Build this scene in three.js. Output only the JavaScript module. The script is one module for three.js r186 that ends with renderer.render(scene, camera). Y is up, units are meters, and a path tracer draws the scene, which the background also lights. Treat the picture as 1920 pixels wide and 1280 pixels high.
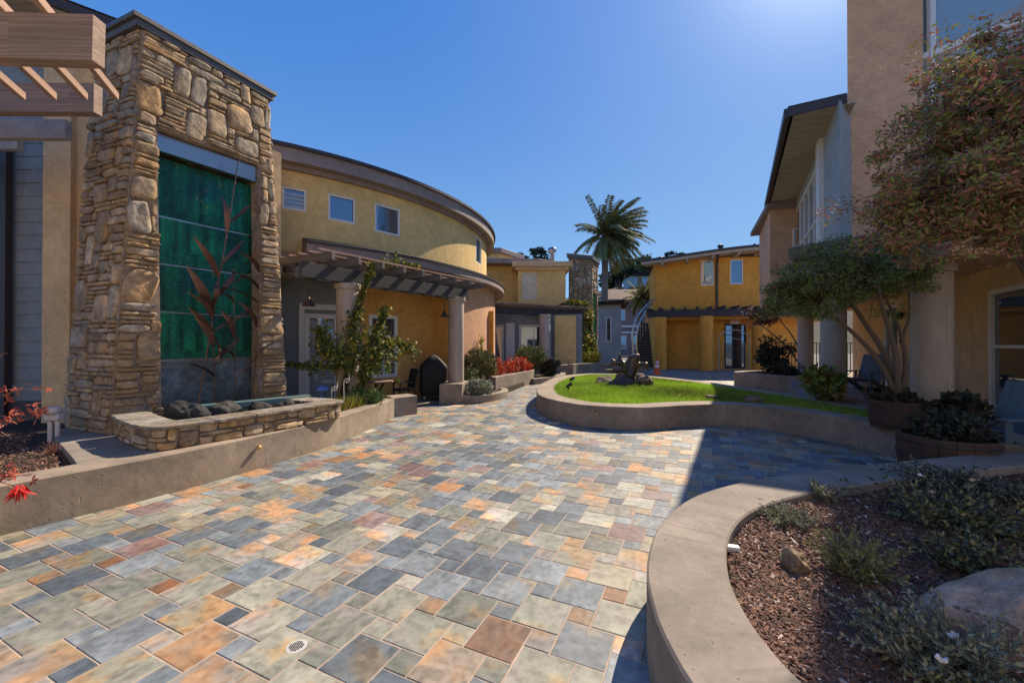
import * as THREE from 'three';
import { mergeGeometries, toCreasedNormals } from 'three/addons/utils/BufferGeometryUtils.js';
import { RoundedBoxGeometry } from 'three/addons/geometries/RoundedBoxGeometry.js';
import { MarchingCubes } from 'three/addons/objects/MarchingCubes.js';

// ------------------------------------------------------------------ camera, sky, sun
const scene = new THREE.Scene();
const camera = new THREE.PerspectiveCamera(79.6, 1024 / 682, 0.05, 2000);
camera.position.set(0, 1.7, 0);
camera.rotation.x = 0.0065;
const renderer = new THREE.WebGLRenderer({ antialias: true });
renderer.toneMapping = THREE.LinearToneMapping;
renderer.toneMappingExposure = 2.12;
renderer.shadowMap.enabled = true;
const SUN = new THREE.Vector3(0.475, 0.677, -0.562).normalize();
{
  const w = 1024, h = 512, d = new Float32Array(w * h * 4), v = new THREE.Vector3();
  for (let j = 0; j < h; j++) for (let i = 0; i < w; i++) {
    const th = (j + 0.5) / h * Math.PI - Math.PI / 2, ph = ((i + 0.5) / w - 0.5) * 2 * Math.PI;
    v.set(Math.cos(th) * Math.cos(ph), Math.sin(th), Math.cos(th) * Math.sin(ph));
    const e = Math.max(0, v.y), t = Math.pow(1 - e, 2.6), g = Math.max(0, v.dot(SUN));
    const gl = 0.03 * Math.pow(g, 3) + 0.075 * Math.pow(g, 12) + 0.35 * Math.pow(g, 90);
    let r = 0.012 + 0.165 * t + gl * 0.95, gg = 0.086 + 0.235 * t + gl * 0.96, b = 0.305 + 0.165 * t + gl * 0.80;
    if (v.y < 0) { const k = Math.min(1, -v.y * 6); r += (0.16 - r) * k; gg += (0.14 - gg) * k; b += (0.12 - b) * k; }
    const o = (j * w + i) * 4; d[o] = r; d[o + 1] = gg; d[o + 2] = b; d[o + 3] = 1;
  }
  const t = new THREE.DataTexture(d, w, h, THREE.RGBAFormat, THREE.FloatType);
  t.mapping = THREE.EquirectangularReflectionMapping; t.magFilter = t.minFilter = THREE.LinearFilter; t.needsUpdate = true;
  scene.background = t; scene.environment = t;
}
const sun = new THREE.DirectionalLight(0xffecd0, 4.0);
sun.target.position.set(0, 0, -10); sun.position.copy(SUN).multiplyScalar(80).add(sun.target.position);
sun.castShadow = true; sun.shadow.radius = 1; sun.shadow.mapSize.set(4096, 4096);
Object.assign(sun.shadow.camera, { left: -45, right: 45, top: 45, bottom: -45, near: 1, far: 220 });
scene.add(sun, sun.target);

// ------------------------------------------------------------------ helpers
const rng = (s) => () => { s |= 0; s = s + 0x6D2B79F5 | 0; let t = Math.imul(s ^ s >>> 15, 1 | s); t = t + Math.imul(t ^ t >>> 7, 61 | t) ^ t; return ((t ^ t >>> 14) >>> 0) / 4294967296; };
const V = (x, h, d) => new THREE.Vector3(x, h, -d);                 // x, height, distance along the court
const lerp = (a, b, t) => a + (b - a) * t, clamp = (x, a, b) => Math.max(a, Math.min(b, x)), ss = (a, b, x) => { const t = clamp((x - a) / (b - a), 0, 1); return t * t * (3 - 2 * t); };
const taken = {};
const numbered = (n) => { const k = taken[n] = (taken[n] ?? -1) + 1; return k ? n + '_' + String(k).padStart(3, '0') : n; };
function thing(name, label, category, pos, turn = 0, group) {
  const o = new THREE.Group(); o.name = numbered(name); scene.add(o);
  if (pos) o.position.copy(pos); o.rotation.y = turn; o.userData = { label, category }; if (group) o.userData.group = group;
  return o;
}
function part(name, geo, mat, parent) {
  if (Array.isArray(geo)) geo = join(geo);
  const m = new THREE.Mesh(geo, mat); m.name = name; m.castShadow = m.receiveShadow = true; (parent ?? scene).add(m); return m;
}
function struct(name, geo, mat) { const m = part(numbered(name), geo, mat); m.userData.kind = 'structure'; return m; }
function single(name, label, category, geo, mat, group) { const m = part(numbered(name), geo, mat); m.userData = { label, category }; if (group) m.userData.group = group; return m; }
function join(list) {
  const l = list.map((g) => { g = g.index ? g.toNonIndexed() : g; for (const k of Object.keys(g.attributes)) if (!['position', 'normal', 'uv', 'color'].includes(k)) g.deleteAttribute(k); return g; });
  const col = l.every((g) => g.attributes.color);
  for (const g of l) { if (!col) g.deleteAttribute('color'); if (!g.attributes.uv) uvm(g); if (!g.attributes.normal) g.computeVertexNormals(); }
  return mergeGeometries(l);
}
function uvm(g) {                                                    // uv in metres by the dominant axis of the normal
  if (!g.attributes.normal) g.computeVertexNormals();
  const p = g.attributes.position, n = g.attributes.normal, uv = new Float32Array(p.count * 2);
  for (let i = 0; i < p.count; i++) {
    const ax = Math.abs(n.getX(i)), ay = Math.abs(n.getY(i)), az = Math.abs(n.getZ(i)), x = p.getX(i), y = p.getY(i), z = p.getZ(i);
    if (ay >= ax && ay >= az) { uv[2 * i] = x; uv[2 * i + 1] = z; } else if (ax >= az) { uv[2 * i] = z; uv[2 * i + 1] = y; } else { uv[2 * i] = x; uv[2 * i + 1] = y; }
  }
  g.setAttribute('uv', new THREE.BufferAttribute(uv, 2)); return g;
}
function box(w, h, d, x = 0, y = 0, z = 0, ry = 0, bev = 0) {
  const g = bev ? new RoundedBoxGeometry(w, h, d, 1, bev) : new THREE.BoxGeometry(w, h, d);
  uvm(g); if (ry) g.rotateY(ry); g.translate(x, y, z); return g;
}
function bar(p, q, wd, ht, bev = 0, up = new THREE.Vector3(0, 1, 0)) { // a squared bar from p to q
  const d = q.clone().sub(p), L = d.length(); d.normalize();
  const s = new THREE.Vector3().crossVectors(up, d); if (s.lengthSq() < 1e-6) s.set(1, 0, 0); s.normalize();
  const u = new THREE.Vector3().crossVectors(d, s), g = box(wd, ht, L, 0, 0, 0, 0, bev); { const n = g.attributes.normal, p = g.attributes.position, t = g.attributes.uv; for (let i = 0; i < p.count; i++) if (Math.abs(n.getY(i)) > 0.7) t.setXY(i, p.getZ(i), p.getX(i)); }
  const m = new THREE.Matrix4().makeBasis(s, u, d); m.setPosition(p.clone().add(q).multiplyScalar(0.5)); g.applyMatrix4(m); return g;
}
function tube(pts, r0, r1 = r0, seg = 12, rad = 8) {
  const c = new THREE.CatmullRomCurve3(pts), g = new THREE.TubeGeometry(c, seg, 1, rad, false), p = g.attributes.position, uv = g.attributes.uv, L = c.getLength();
  for (let i = 0; i <= seg; i++) { const o = c.getPointAt(i / seg), r = lerp(r0, r1, i / seg); for (let j = 0; j <= rad; j++) { const k = i * (rad + 1) + j; p.setXYZ(k, o.x + (p.getX(k) - o.x) * r, o.y + (p.getY(k) - o.y) * r, o.z + (p.getZ(k) - o.z) * r); uv.setXY(k, j / rad * 6.28 * r0, i / seg * L); } }
  const e = [g]; for (const [t, r] of [[0, r0], [1, r1]]) { const s = new THREE.SphereGeometry(r, rad, 4); const o = c.getPointAt(t); s.translate(o.x, o.y, o.z); uvm(s); e.push(s); }
  return join(e);
}
function lathe(prof, seg = 20) { const g = new THREE.LatheGeometry(prof.map(([r, y]) => new THREE.Vector2(r, y)), seg); return g; }
const poly2 = (pts) => { const s = new THREE.Shape(); pts.forEach(([x, d], i) => i ? s.lineTo(x, d) : s.moveTo(x, d)); return s; };
function prism(pts, h0, h1, bev = 0) {
  const g = new THREE.ExtrudeGeometry(poly2(pts), { depth: h1 - h0 - 2 * bev, bevelEnabled: bev > 0, bevelSize: bev, bevelThickness: bev, bevelOffset: -bev, bevelSegments: 1 });
  g.rotateX(-Math.PI / 2); g.translate(0, h0 + bev, 0); g.computeVertexNormals(); return uvm(g);
}
function smooth(pts, n = 8, closed = false) {
  const c = new THREE.CatmullRomCurve3(pts.map(([x, d]) => new THREE.Vector3(x, d, 0)), closed, 'centripetal');
  return c.getPoints(n * pts.length).slice(0, closed ? -1 : undefined).map((p) => [p.x, p.y]);
}
function offs(path, closed) {                                        // left normals along a plan path
  const n = path.length;
  return path.map((p, i) => { const a = path[closed ? (i - 1 + n) % n : Math.max(0, i - 1)], b = path[closed ? (i + 1) % n : Math.min(n - 1, i + 1)], dx = b[0] - a[0], dd = b[1] - a[1], L = Math.hypot(dx, dd) || 1; return [-dd / L, dx / L]; });
}
const inset = (path, o, closed) => { const n = offs(path, closed); return path.map((p, i) => [p[0] + n[i][0] * o, p[1] + n[i][1] * o]); };
function sweep(path, prof, closed = false, capEnds = true) {          // prof: [offset to the left, height]
  const nn = offs(path, closed), P = [], N = [], U = [], idx = [];
  const n = path.length, m = prof.length; let v = 0; const len = [0];
  for (let i = 1; i <= n; i++) { const a = path[i - 1], b = path[i % n]; len.push(len[i - 1] + Math.hypot(b[0] - a[0], b[1] - a[1])); }
  let vv = 0;
  for (let j = 0; j + 1 < m; j++) {
    const [o0, h0] = prof[j], [o1, h1] = prof[j + 1], L = Math.hypot(o1 - o0, h1 - h0), no = (h0 - h1) / L, nh = (o1 - o0) / L, base = P.length / 3;
    const cnt = closed ? n + 1 : n;
    for (let i = 0; i < cnt; i++) { const k = i % n, p = path[k], q = nn[k]; for (const [o, h, t] of [[o0, h0, 0], [o1, h1, 1]]) { P.push(p[0] + q[0] * o, h, -(p[1] + q[1] * o)); N.push(q[0] * no, nh, -q[1] * no); U.push(len[i], vv + t * L); } }
    for (let i = 0; i + 1 < cnt; i++) { const a = base + i * 2; idx.push(a, a + 2, a + 1, a + 1, a + 2, a + 3); }
    vv += L;
  }
  if (!closed && capEnds) for (const e of [0, n - 1]) {
    const base = P.length / 3, p = path[e], q = nn[e], s = e ? 1 : -1;
    prof.forEach(([o, h]) => { P.push(p[0] + q[0] * o, h, -(p[1] + q[1] * o)); N.push(q[1] * s, 0, q[0] * s); U.push(o, h); });
    for (let j = 1; j + 1 < m; j++) idx.push(base, base + j, base + j + 1);
  }
  const g = new THREE.BufferGeometry(); g.setAttribute('position', new THREE.Float32BufferAttribute(P, 3)); g.setAttribute('normal', new THREE.Float32BufferAttribute(N, 3)); g.setAttribute('uv', new THREE.Float32BufferAttribute(U, 2)); g.setIndex(idx); return g;
}
const kerb = (th, h0, h1, c = 0.012) => [[0, h0], [0, h1 - c], [c, h1], [th - c, h1], [th, h1 - c], [th, h0]];
function skin(map, u0, u1, h0, h1, ops = [], du = 0.4, dep = 0.12) {   // a wall face with openings and reveals; map(u, h, off) gives points
  const us = new Set([u0, u1]), hs = new Set([h0, h1]);
  for (const o of ops) { us.add(o[0]); us.add(o[1]); hs.add(clamp(o[2], h0, h1)); hs.add(clamp(o[3], h0, h1)); }
  const sortd = (s) => [...s].sort((a, b) => a - b), ub = sortd(us), hb = sortd(hs), P = [], N = [], U = [];
  const nrm = (u, h) => map(u, h, 0).sub(map(u, h, -0.01)).normalize();
  const quad = (a, b, c, d, na, nb, nc, nd, ua, ub_, uc, ud) => { for (const [p, n, t] of [[a, na, ua], [b, nb, ub_], [c, nc, uc], [a, na, ua], [c, nc, uc], [d, nd, ud]]) { P.push(p.x, p.y, p.z); N.push(n.x, n.y, n.z); U.push(t[0], t[1]); } };
  const inside = (u, h) => ops.some((o) => u > o[0] && u < o[1] && h > o[2] && h < o[3]);
  for (let i = 0; i + 1 < ub.length; i++) {
    const k = Math.max(1, Math.ceil((ub[i + 1] - ub[i]) / du));
    for (let s = 0; s < k; s++) {
      const a = lerp(ub[i], ub[i + 1], s / k), b = lerp(ub[i], ub[i + 1], (s + 1) / k);
      for (let j = 0; j + 1 < hb.length; j++) {
        const lo = hb[j], hi = hb[j + 1]; if (hi - lo < 1e-6 || inside((a + b) / 2, (lo + hi) / 2)) continue;
        quad(map(a, lo, 0), map(b, lo, 0), map(b, hi, 0), map(a, hi, 0), nrm(a, lo), nrm(b, lo), nrm(b, hi), nrm(a, hi), [a, lo], [b, lo], [b, hi], [a, hi]);
      }
    }
  }
  for (const [a, b, lo, hi] of ops) {
    const e = (ua, ha, ub2, hb2) => { const p = map(ua, ha, 0), q = map(ub2, hb2, 0), r = map(ub2, hb2, -dep), s = map(ua, ha, -dep), n = q.clone().sub(p).cross(r.clone().sub(p)).normalize(), L = p.distanceTo(q); quad(p, q, r, s, n, n, n, n, [0, 0], [L, 0], [L, dep], [0, dep]); };
    e(a, lo, a, hi); e(b, hi, b, lo); e(b, lo, a, lo); e(a, hi, b, hi);
  }
  const g = new THREE.BufferGeometry(); g.setAttribute('position', new THREE.Float32BufferAttribute(P, 3)); g.setAttribute('normal', new THREE.Float32BufferAttribute(N, 3)); g.setAttribute('uv', new THREE.Float32BufferAttribute(U, 2)); return g;
}
const arcMap = (cx, cd, R) => (u, h, off) => { const a = u / R; return V(cx + (R + off) * Math.sin(a), h, cd - (R + off) * Math.cos(a)); };
const lineMap = (x0, d0, x1, d1) => { const L = Math.hypot(x1 - x0, d1 - d0), ux = (x1 - x0) / L, ud = (d1 - d0) / L; const f = (u, h, off) => V(x0 + ux * u + ud * off, h, d0 + ud * u - ux * off); f.L = L; return f; }; // outward side is on the right of the direction x0->x1

// ------------------------------------------------------------------ textures
function lattice(seed, n) { const r = rng(seed), a = new Float32Array(n * n); for (let i = 0; i < n * n; i++) a[i] = r(); return a; }
function vnoise(seed, n) { const a = lattice(seed, n); return (x, y) => { x = ((x % n) + n) % n; y = ((y % n) + n) % n; const i = x | 0, j = y | 0; let f = x - i, g = y - j; f = f * f * (3 - 2 * f); g = g * g * (3 - 2 * g); const i1 = (i + 1) % n, j1 = (j + 1) % n; return lerp(lerp(a[j * n + i], a[j * n + i1], f), lerp(a[j1 * n + i], a[j1 * n + i1], f), g); }; }
function fbm(seed, n, oct) { const l = []; for (let o = 0; o < oct; o++) l.push(vnoise(seed + o * 17, n << o)); return (u, v) => { let s = 0, a = 0.5, t = 0; for (let o = 0; o < oct; o++) { const k = n << o; s += a * l[o](u * k, v * k); t += a; a *= 0.5; } return s / t; }; }
function tex(w, h, f, size, srgb = true) {
  const d = new Uint8Array(w * h * 4);
  for (let j = 0; j < h; j++) for (let i = 0; i < w; i++) { const c = f((i + 0.5) / w, (j + 0.5) / h), o = (j * w + i) * 4; d[o] = clamp(c[0], 0, 1) * 255; d[o + 1] = clamp(c[1], 0, 1) * 255; d[o + 2] = clamp(c[2], 0, 1) * 255; d[o + 3] = 255; }
  const t = new THREE.DataTexture(d, w, h, THREE.RGBAFormat); t.wrapS = t.wrapT = THREE.RepeatWrapping; t.magFilter = THREE.LinearFilter; t.minFilter = THREE.LinearMipmapLinearFilter; t.generateMipmaps = true;
  if (srgb) t.colorSpace = THREE.SRGBColorSpace; t.repeat.set(1 / size, 1 / size); t.needsUpdate = true; return t;
}
const vAn = vnoise(77, 64);
const gray = (x) => [x, x, x];
const field = (seed, n, oct, N = 1024) => { const f = fbm(seed, n, oct), a = new Float32Array(N * N); for (let j = 0; j < N; j++) for (let i = 0; i < N; i++) a[j * N + i] = f(i / N, j / N); return (u, v) => a[(((v * N) | 0) & (N - 1)) * N + (((u * N) | 0) & (N - 1))]; };
const A1 = field(11, 4, 5), A2 = field(23, 16, 4), A3 = field(37, 64, 3), A4 = field(51, 3, 4, 512);
const T = {};
T.stuccoC = tex(512, 512, (u, v) => { const a = A1(u, v), c = A3(u, v), s = vAn(u * 28, v * 1.6); return gray(0.88 + 0.15 * (a - 0.5) + 0.12 * (c - 0.5) + 0.12 * (A2(u, v) - 0.5) - 0.07 * ss(0.72, 0.95, s) * ss(0.45, 0.7, a)); }, 2.6);
T.stuccoB = tex(512, 512, (u, v) => gray(0.6 * A3(u, v) + 0.4 * A2(u, v)), 1.1, false);
T.concC = tex(1024, 1024, (u, v) => {
  const a = A1(u, v), b = A2(u, v), c = A3(u, v), st = vAn(u * 40, v * 2.2), pit = c > 0.80 ? 0.16 : 0;
  const drip = ss(0.62, 0.8, st) * ss(0.35, 0.7, a) * 0.07, k = 0.80 + 0.26 * (a - 0.5) + 0.18 * (b - 0.5) + 0.10 * (c - 0.5) - pit - drip;
  return [k * 1.0, k * (0.985 - 0.03 * (b - 0.5)), k * 0.965];
}, 1.9);
T.concB = tex(512, 512, (u, v) => { const c = A3(u, v); return gray(0.5 + 0.5 * (A2(u, v) - 0.5) - (c > 0.80 ? 0.4 : 0) + 0.2 * (c - 0.5)); }, 1.9, false);
T.stoneC = tex(512, 512, (u, v) => { const a = A1(u, v), b = A2(u, v), c = A3(u, v), k = 0.72 + 0.5 * (a - 0.5) + 0.32 * (b - 0.5) + 0.16 * (c - 0.5), w = A4(u * 1, v * 1) - 0.5; return [k * (1.03 + 0.16 * w), k, k * (0.96 - 0.3 * w)]; }, 0.9);
T.stoneB = tex(512, 512, (u, v) => gray(0.5 * A1(u, v) + 0.35 * A2(u, v) + 0.15 * A3(u, v)), 0.6, false);
T.woodC = tex(512, 512, (u, v) => { const g = vAn(u * 2, v * 6 + 2 * A1(u, v)), s = vAn(u * 3, v * 64), k = 0.8 + 0.2 * (g - 0.5) + 0.22 * (s - 0.5) + 0.1 * (A3(u, v) - 0.5); return gray(k); }, 1.0);
T.woodC.repeat.set(0.5, 3);
T.barkB = tex(256, 256, (u, v) => gray(vAn(u * 22, v * 5) * 0.6 + 0.4 * A2(u, v)), 0.4, false);
T.soilC = tex(512, 512, (u, v) => { const k = 0.5 + 0.9 * (A3(u, v) - 0.5) + 0.6 * (A2(u, v) - 0.5); return [k * 1.05, k * 0.9, k * 0.78]; }, 0.7);
T.patC = tex(512, 1024, (u, v) => { const G = 1.2;
  const a = A1(u, v), b = A4(u, v), c = A3(u, v), d = A2(u, v), run = vAn(u * 30, v * 1.5);
  const g = ss(0.35, 0.7, a), bl = 0.4 * ss(0.55, 0.8, b), go = ss(0.66, 0.8, d) * ss(0.4, 0.6, b), k = 0.75 + 0.5 * (c - 0.5) + 0.5 * (run - 0.5);
  return [G * k * (0.06 + 0.03 * g + 0.30 * go), G * k * (0.36 + 0.10 * g - 0.10 * bl + 0.05 * go), G * k * (0.28 + 0.04 * g + 0.12 * bl - 0.05 * go)];
}, 1.6);
T.weave = tex(256, 256, (u, v) => gray(0.5 + 0.3 * Math.sin(u * 6.283 * 24) * Math.sin(v * 6.283 * 24) + 0.4 * (A3(u, v) - 0.5)), 0.8, false);
// slate: four kinds of stone, one in each quarter of the sheet
const SW = 1536;
const slate = (u, v) => {
  const q = (u < 0.5 ? 0 : 1) + (v < 0.5 ? 0 : 2), a = A1(u, v), b = A2(u, v), c = A3(u, v), m = A4(u * 2, v * 2), cl = vAn(u * 20 + 6 * a, v * 64 + 4 * b);
  let r, g, l; const f = 0.28 * (c - 0.5) + 0.15 * (b - 0.5) + 0.12 * (cl - 0.5) + 0.16 * (a - 0.5) - 0.05 * ss(0.64, 0.70, c);
  if (q === 0) { const k = 0.62 + f + 0.16 * (a - 0.5), w = ss(0.54, 0.70, 0.5 * m + 0.5 * b); r = k * (0.95 + 0.14 * w); g = k * (0.99 - 0.02 * w); l = k * (1.01 - 0.20 * w); }                       // blue grey
  else if (q === 1) { const k = 0.66 + f, w = ss(0.38, 0.62, 0.5 * a + 0.5 * b), x = ss(0.55, 0.7, b); r = k * lerp(1.0, 1.10, w); g = k * lerp(0.96, 0.93, w) * (1 - 0.04 * x); l = k * lerp(0.90, 0.74, w) * (1 - 0.06 * x); } // rust and gold
  else if (q === 2) { const k = 0.66 + f + 0.2 * (a - 0.5), w = ss(0.46, 0.62, 0.55 * m + 0.45 * b), x = ss(0.56, 0.66, a); r = k * lerp(0.98, 1.12, w); g = k * lerp(1.0, 0.96, w) * (1 - 0.05 * x); l = k * lerp(0.95, 0.74, w); }   // green grey with buff clouds
  else { const k = 0.64 + f + 0.16 * (a - 0.5), w = ss(0.45, 0.65, m); r = k * lerp(1.04, 1.10, w); g = k * lerp(0.93, 0.90, w); l = k * lerp(0.93, 0.84, w); }                           // plum
  return [r, g, l];
};
T.slateC = tex(SW, SW, slate, 1);
T.slateB = tex(1024, 1024, (u, v) => gray(0.4 * A1(u, v) + 0.35 * A2(u, v) + 0.25 * vAn(u * 20 + 6 * A1(u, v), v * 64)), 1, false);

// ------------------------------------------------------------------ materials
const lin = (r, g, b) => new THREE.Color().setRGB(r, g, b);
const std = (c, o = {}) => new THREE.MeshStandardMaterial({ color: Array.isArray(c) ? lin(...c) : c, roughness: 0.85, side: THREE.DoubleSide, ...o });
const stucco = (c) => std(c, { map: T.stuccoC, bumpMap: T.stuccoB, bumpScale: 0.006, roughness: 0.95 });
const M = {
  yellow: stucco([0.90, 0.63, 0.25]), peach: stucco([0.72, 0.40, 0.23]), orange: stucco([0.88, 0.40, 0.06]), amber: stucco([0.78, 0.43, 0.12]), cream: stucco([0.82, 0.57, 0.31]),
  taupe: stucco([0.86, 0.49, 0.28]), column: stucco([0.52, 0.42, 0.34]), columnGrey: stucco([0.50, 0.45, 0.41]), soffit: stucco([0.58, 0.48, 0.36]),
  concrete: std([0.41, 0.34, 0.27], { map: T.concC, bumpMap: T.concB, bumpScale: 0.004, roughness: 0.9 }),
  concretePale: std([0.345, 0.30, 0.255], { map: T.concC, bumpMap: T.concB, bumpScale: 0.003, roughness: 0.88 }),
  mortar: std([0.48, 0.38, 0.30], { map: T.stuccoC, roughness: 1 }), mortarDark: std([0.56, 0.45, 0.35], { map: T.stoneC, roughness: 1 }),
  slate: std([1, 1, 1], { map: T.slateC, bumpMap: T.slateB, bumpScale: 0.011, vertexColors: true, roughness: 0.62 }),
  siding: std([0.29, 0.325, 0.355], { map: T.stuccoC, roughness: 0.7 }), sidingPale: std([0.42, 0.45, 0.46], { map: T.stuccoC, roughness: 0.7 }),
  beam: std([0.42, 0.29, 0.22], { map: T.woodC, roughness: 0.8 }), beamGrey: std([0.20, 0.17, 0.15], { map: T.woodC, roughness: 0.8 }), rafter: std([0.52, 0.33, 0.24], { map: T.woodC, roughness: 0.8 }),
  slateBeam: std([0.085, 0.085, 0.095], { map: T.woodC, roughness: 0.8 }), boards: std([0.55, 0.47, 0.36], { map: T.woodC, roughness: 0.8 }),
  fascia: std([0.33, 0.26, 0.235], { map: T.stuccoC, roughness: 0.75 }), gutter: std([0.045, 0.033, 0.033], { roughness: 0.5 }), roofing: std([0.10, 0.09, 0.085], { map: T.soilC, roughness: 0.95 }),
  white: std([0.68, 0.66, 0.64], { roughness: 0.5 }), cap: std([0.15, 0.135, 0.125], { map: T.stuccoC, roughness: 0.5, metalness: 0.3 }),
  glass: std([0.20, 0.25, 0.31], { roughness: 0.03, metalness: 0.85 }), blind: std([0.40, 0.44, 0.47], { roughness: 0.6 }),
  black: std([0.012, 0.012, 0.013], { roughness: 0.7 }), blackGloss: std([0.012, 0.012, 0.014], { roughness: 0.3 }), steel: std([0.55, 0.56, 0.58], { metalness: 1, roughness: 0.25 }), zinc: std([0.38, 0.34, 0.335], { metalness: 0.9, roughness: 0.24 }),
  bronze: std([0.11, 0.08, 0.062], { metalness: 0.8, roughness: 0.42, bumpMap: T.stoneB, bumpScale: 0.01 }), copper: std([0.135, 0.08, 0.072], { metalness: 0.7, roughness: 0.34 }),
  patina: std([1, 1, 1], { map: T.patC, bumpMap: T.weave, bumpScale: 0.004, metalness: 0.3, roughness: 0.22 }), patinaGrey: std([0.24, 0.30, 0.33], { bumpMap: T.weave, bumpScale: 0.003, metalness: 0.5, roughness: 0.35, map: T.stoneC }),
  water: new THREE.MeshPhysicalMaterial({ color: lin(0.02, 0.03, 0.03), roughness: 0.05, ior: 1.33 }), brass: std([0.55, 0.36, 0.12], { metalness: 0.6, roughness: 0.4 }),
  soil: std([0.075, 0.05, 0.036], { map: T.soilC, roughness: 1 }), bark: std([0.13, 0.095, 0.07], { bumpMap: T.barkB, bumpScale: 0.02, roughness: 0.95 }), barkPale: std([0.20, 0.16, 0.13], { bumpMap: T.barkB, bumpScale: 0.03, roughness: 0.95 }),
  barrel: std([0.12, 0.062, 0.04], { map: T.woodC, roughness: 0.85 }), hoop: std([0.05, 0.045, 0.045], { metalness: 0.6, roughness: 0.6 }), chairBlue: std([0.085, 0.135, 0.175], { roughness: 0.6 }),
  coneOrange: std([0.85, 0.13, 0.015], { roughness: 0.55 }), coneWhite: std([0.8, 0.8, 0.8], { roughness: 0.5 }), red: std([0.7, 0.03, 0.02], { roughness: 0.5 }),
  pvc: std([0.62, 0.56, 0.52], { roughness: 0.5 }), blueGlaze: std([0.10, 0.17, 0.42], { roughness: 0.2 }), hatch: std([0.80, 0.70, 0.52], { map: T.stuccoC, roughness: 0.6 }),
  leaf: new THREE.MeshPhysicalMaterial({ color: lin(1, 1, 1), vertexColors: true, roughness: 0.75, side: THREE.DoubleSide, transmission: 0.3, thickness: 0 }),
  leafFar: std([1, 1, 1], { vertexColors: true, roughness: 0.8 }), grass: new THREE.MeshPhysicalMaterial({ color: lin(1, 1, 1), roughness: 0.8, side: THREE.DoubleSide, transmission: 0.45, thickness: 0 }), lawn: std([0.24, 0.33, 0.03], { map: T.stuccoC, roughness: 1 }),
  chip: std([1, 1, 1], { roughness: 0.95 }), hill: std([0.06, 0.07, 0.035], { map: T.soilC, roughness: 1 }), pinkWall: stucco([0.36, 0.22, 0.20]), tile: std([0.24, 0.12, 0.105], { map: T.soilC }),
  ground: std([0.16, 0.15, 0.14], { map: T.concC, roughness: 0.95 }),
};
const STONE = [[0.72, 0.52, 0.30], [0.64, 0.45, 0.26], [0.78, 0.60, 0.39], [0.55, 0.41, 0.26], [0.68, 0.55, 0.38], [0.74, 0.50, 0.27], [0.60, 0.50, 0.37], [0.50, 0.36, 0.22]].map((c) => std(c, { map: T.stoneC, bumpMap: T.stoneB, bumpScale: 0.015, roughness: 0.85 }));
const rockMat = (c) => std(c, { map: T.stoneC, bumpMap: T.stoneB, bumpScale: 0.04, roughness: 0.95 });

// ------------------------------------------------------------------ ground and paving
struct('ground', (() => { const g = new THREE.CircleGeometry(900, 64); g.rotateX(-Math.PI / 2); g.translate(0, -0.03, 0); return uvm(g); })(), M.ground);
const leftWall = smooth([[-6.6, 0.4], [-5.6, 2.0], [-4.95, 3.0], [-4.53, 3.63], [-3.94, 4.58], [-3.47, 5.56], [-3.09, 6.59], [-2.84, 8.01], [-2.72, 9.46]], 6);
const island = smooth([[0.66, 10.9], [0.70, 9.9], [1.04, 9.0], [1.53, 8.4], [2.53, 8.12], [3.6, 8.42], [4.4, 8.52], [5.0, 8.2], [5.4, 7.6], [5.66, 6.76], [5.76, 5.93], [6.0, 5.2], [6.7, 4.9], [7.1, 6.0], [7.25, 8], [7.1, 10.2], [6.8, 11.6], [6.4, 13.8], [5.6, 15.8], [4.6, 17.1], [3.3, 17.5], [2.0, 16.2], [1.2, 14.0], [0.78, 12.2]], 6, true);
const frontBed = smooth([[6.2, 4.8], [5.4, 4.68], [4.26, 4.42], [2.81, 4.0], [2.16, 3.76], [1.49, 3.37], [1.04, 2.87], [0.78, 2.37], [0.69, 2.06], [0.65, 1.75], [0.68, 1.4], [0.9, 0.9], [1.4, 0.5], [2.2, 0.25]], 6);
const inPoly = (x, d, P) => { let c = false; for (let i = 0, j = P.length - 1; i < P.length; j = i++) if ((P[i][1] > d) !== (P[j][1] > d) && x < (P[j][0] - P[i][0]) * (d - P[i][1]) / (P[j][1] - P[i][1]) + P[i][0]) c = !c; return c; };
const frontIn = [...inset(frontBed, 0.42), [6.5, 0.2], [6.5, 4.4]], islandIn = inset(island, 0.5, true);
const leftBedPoly = [...inset(leftWall, 0.38), [-4.6, 9.6], [-8, 9.6], [-9.5, 0.4]];
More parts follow.
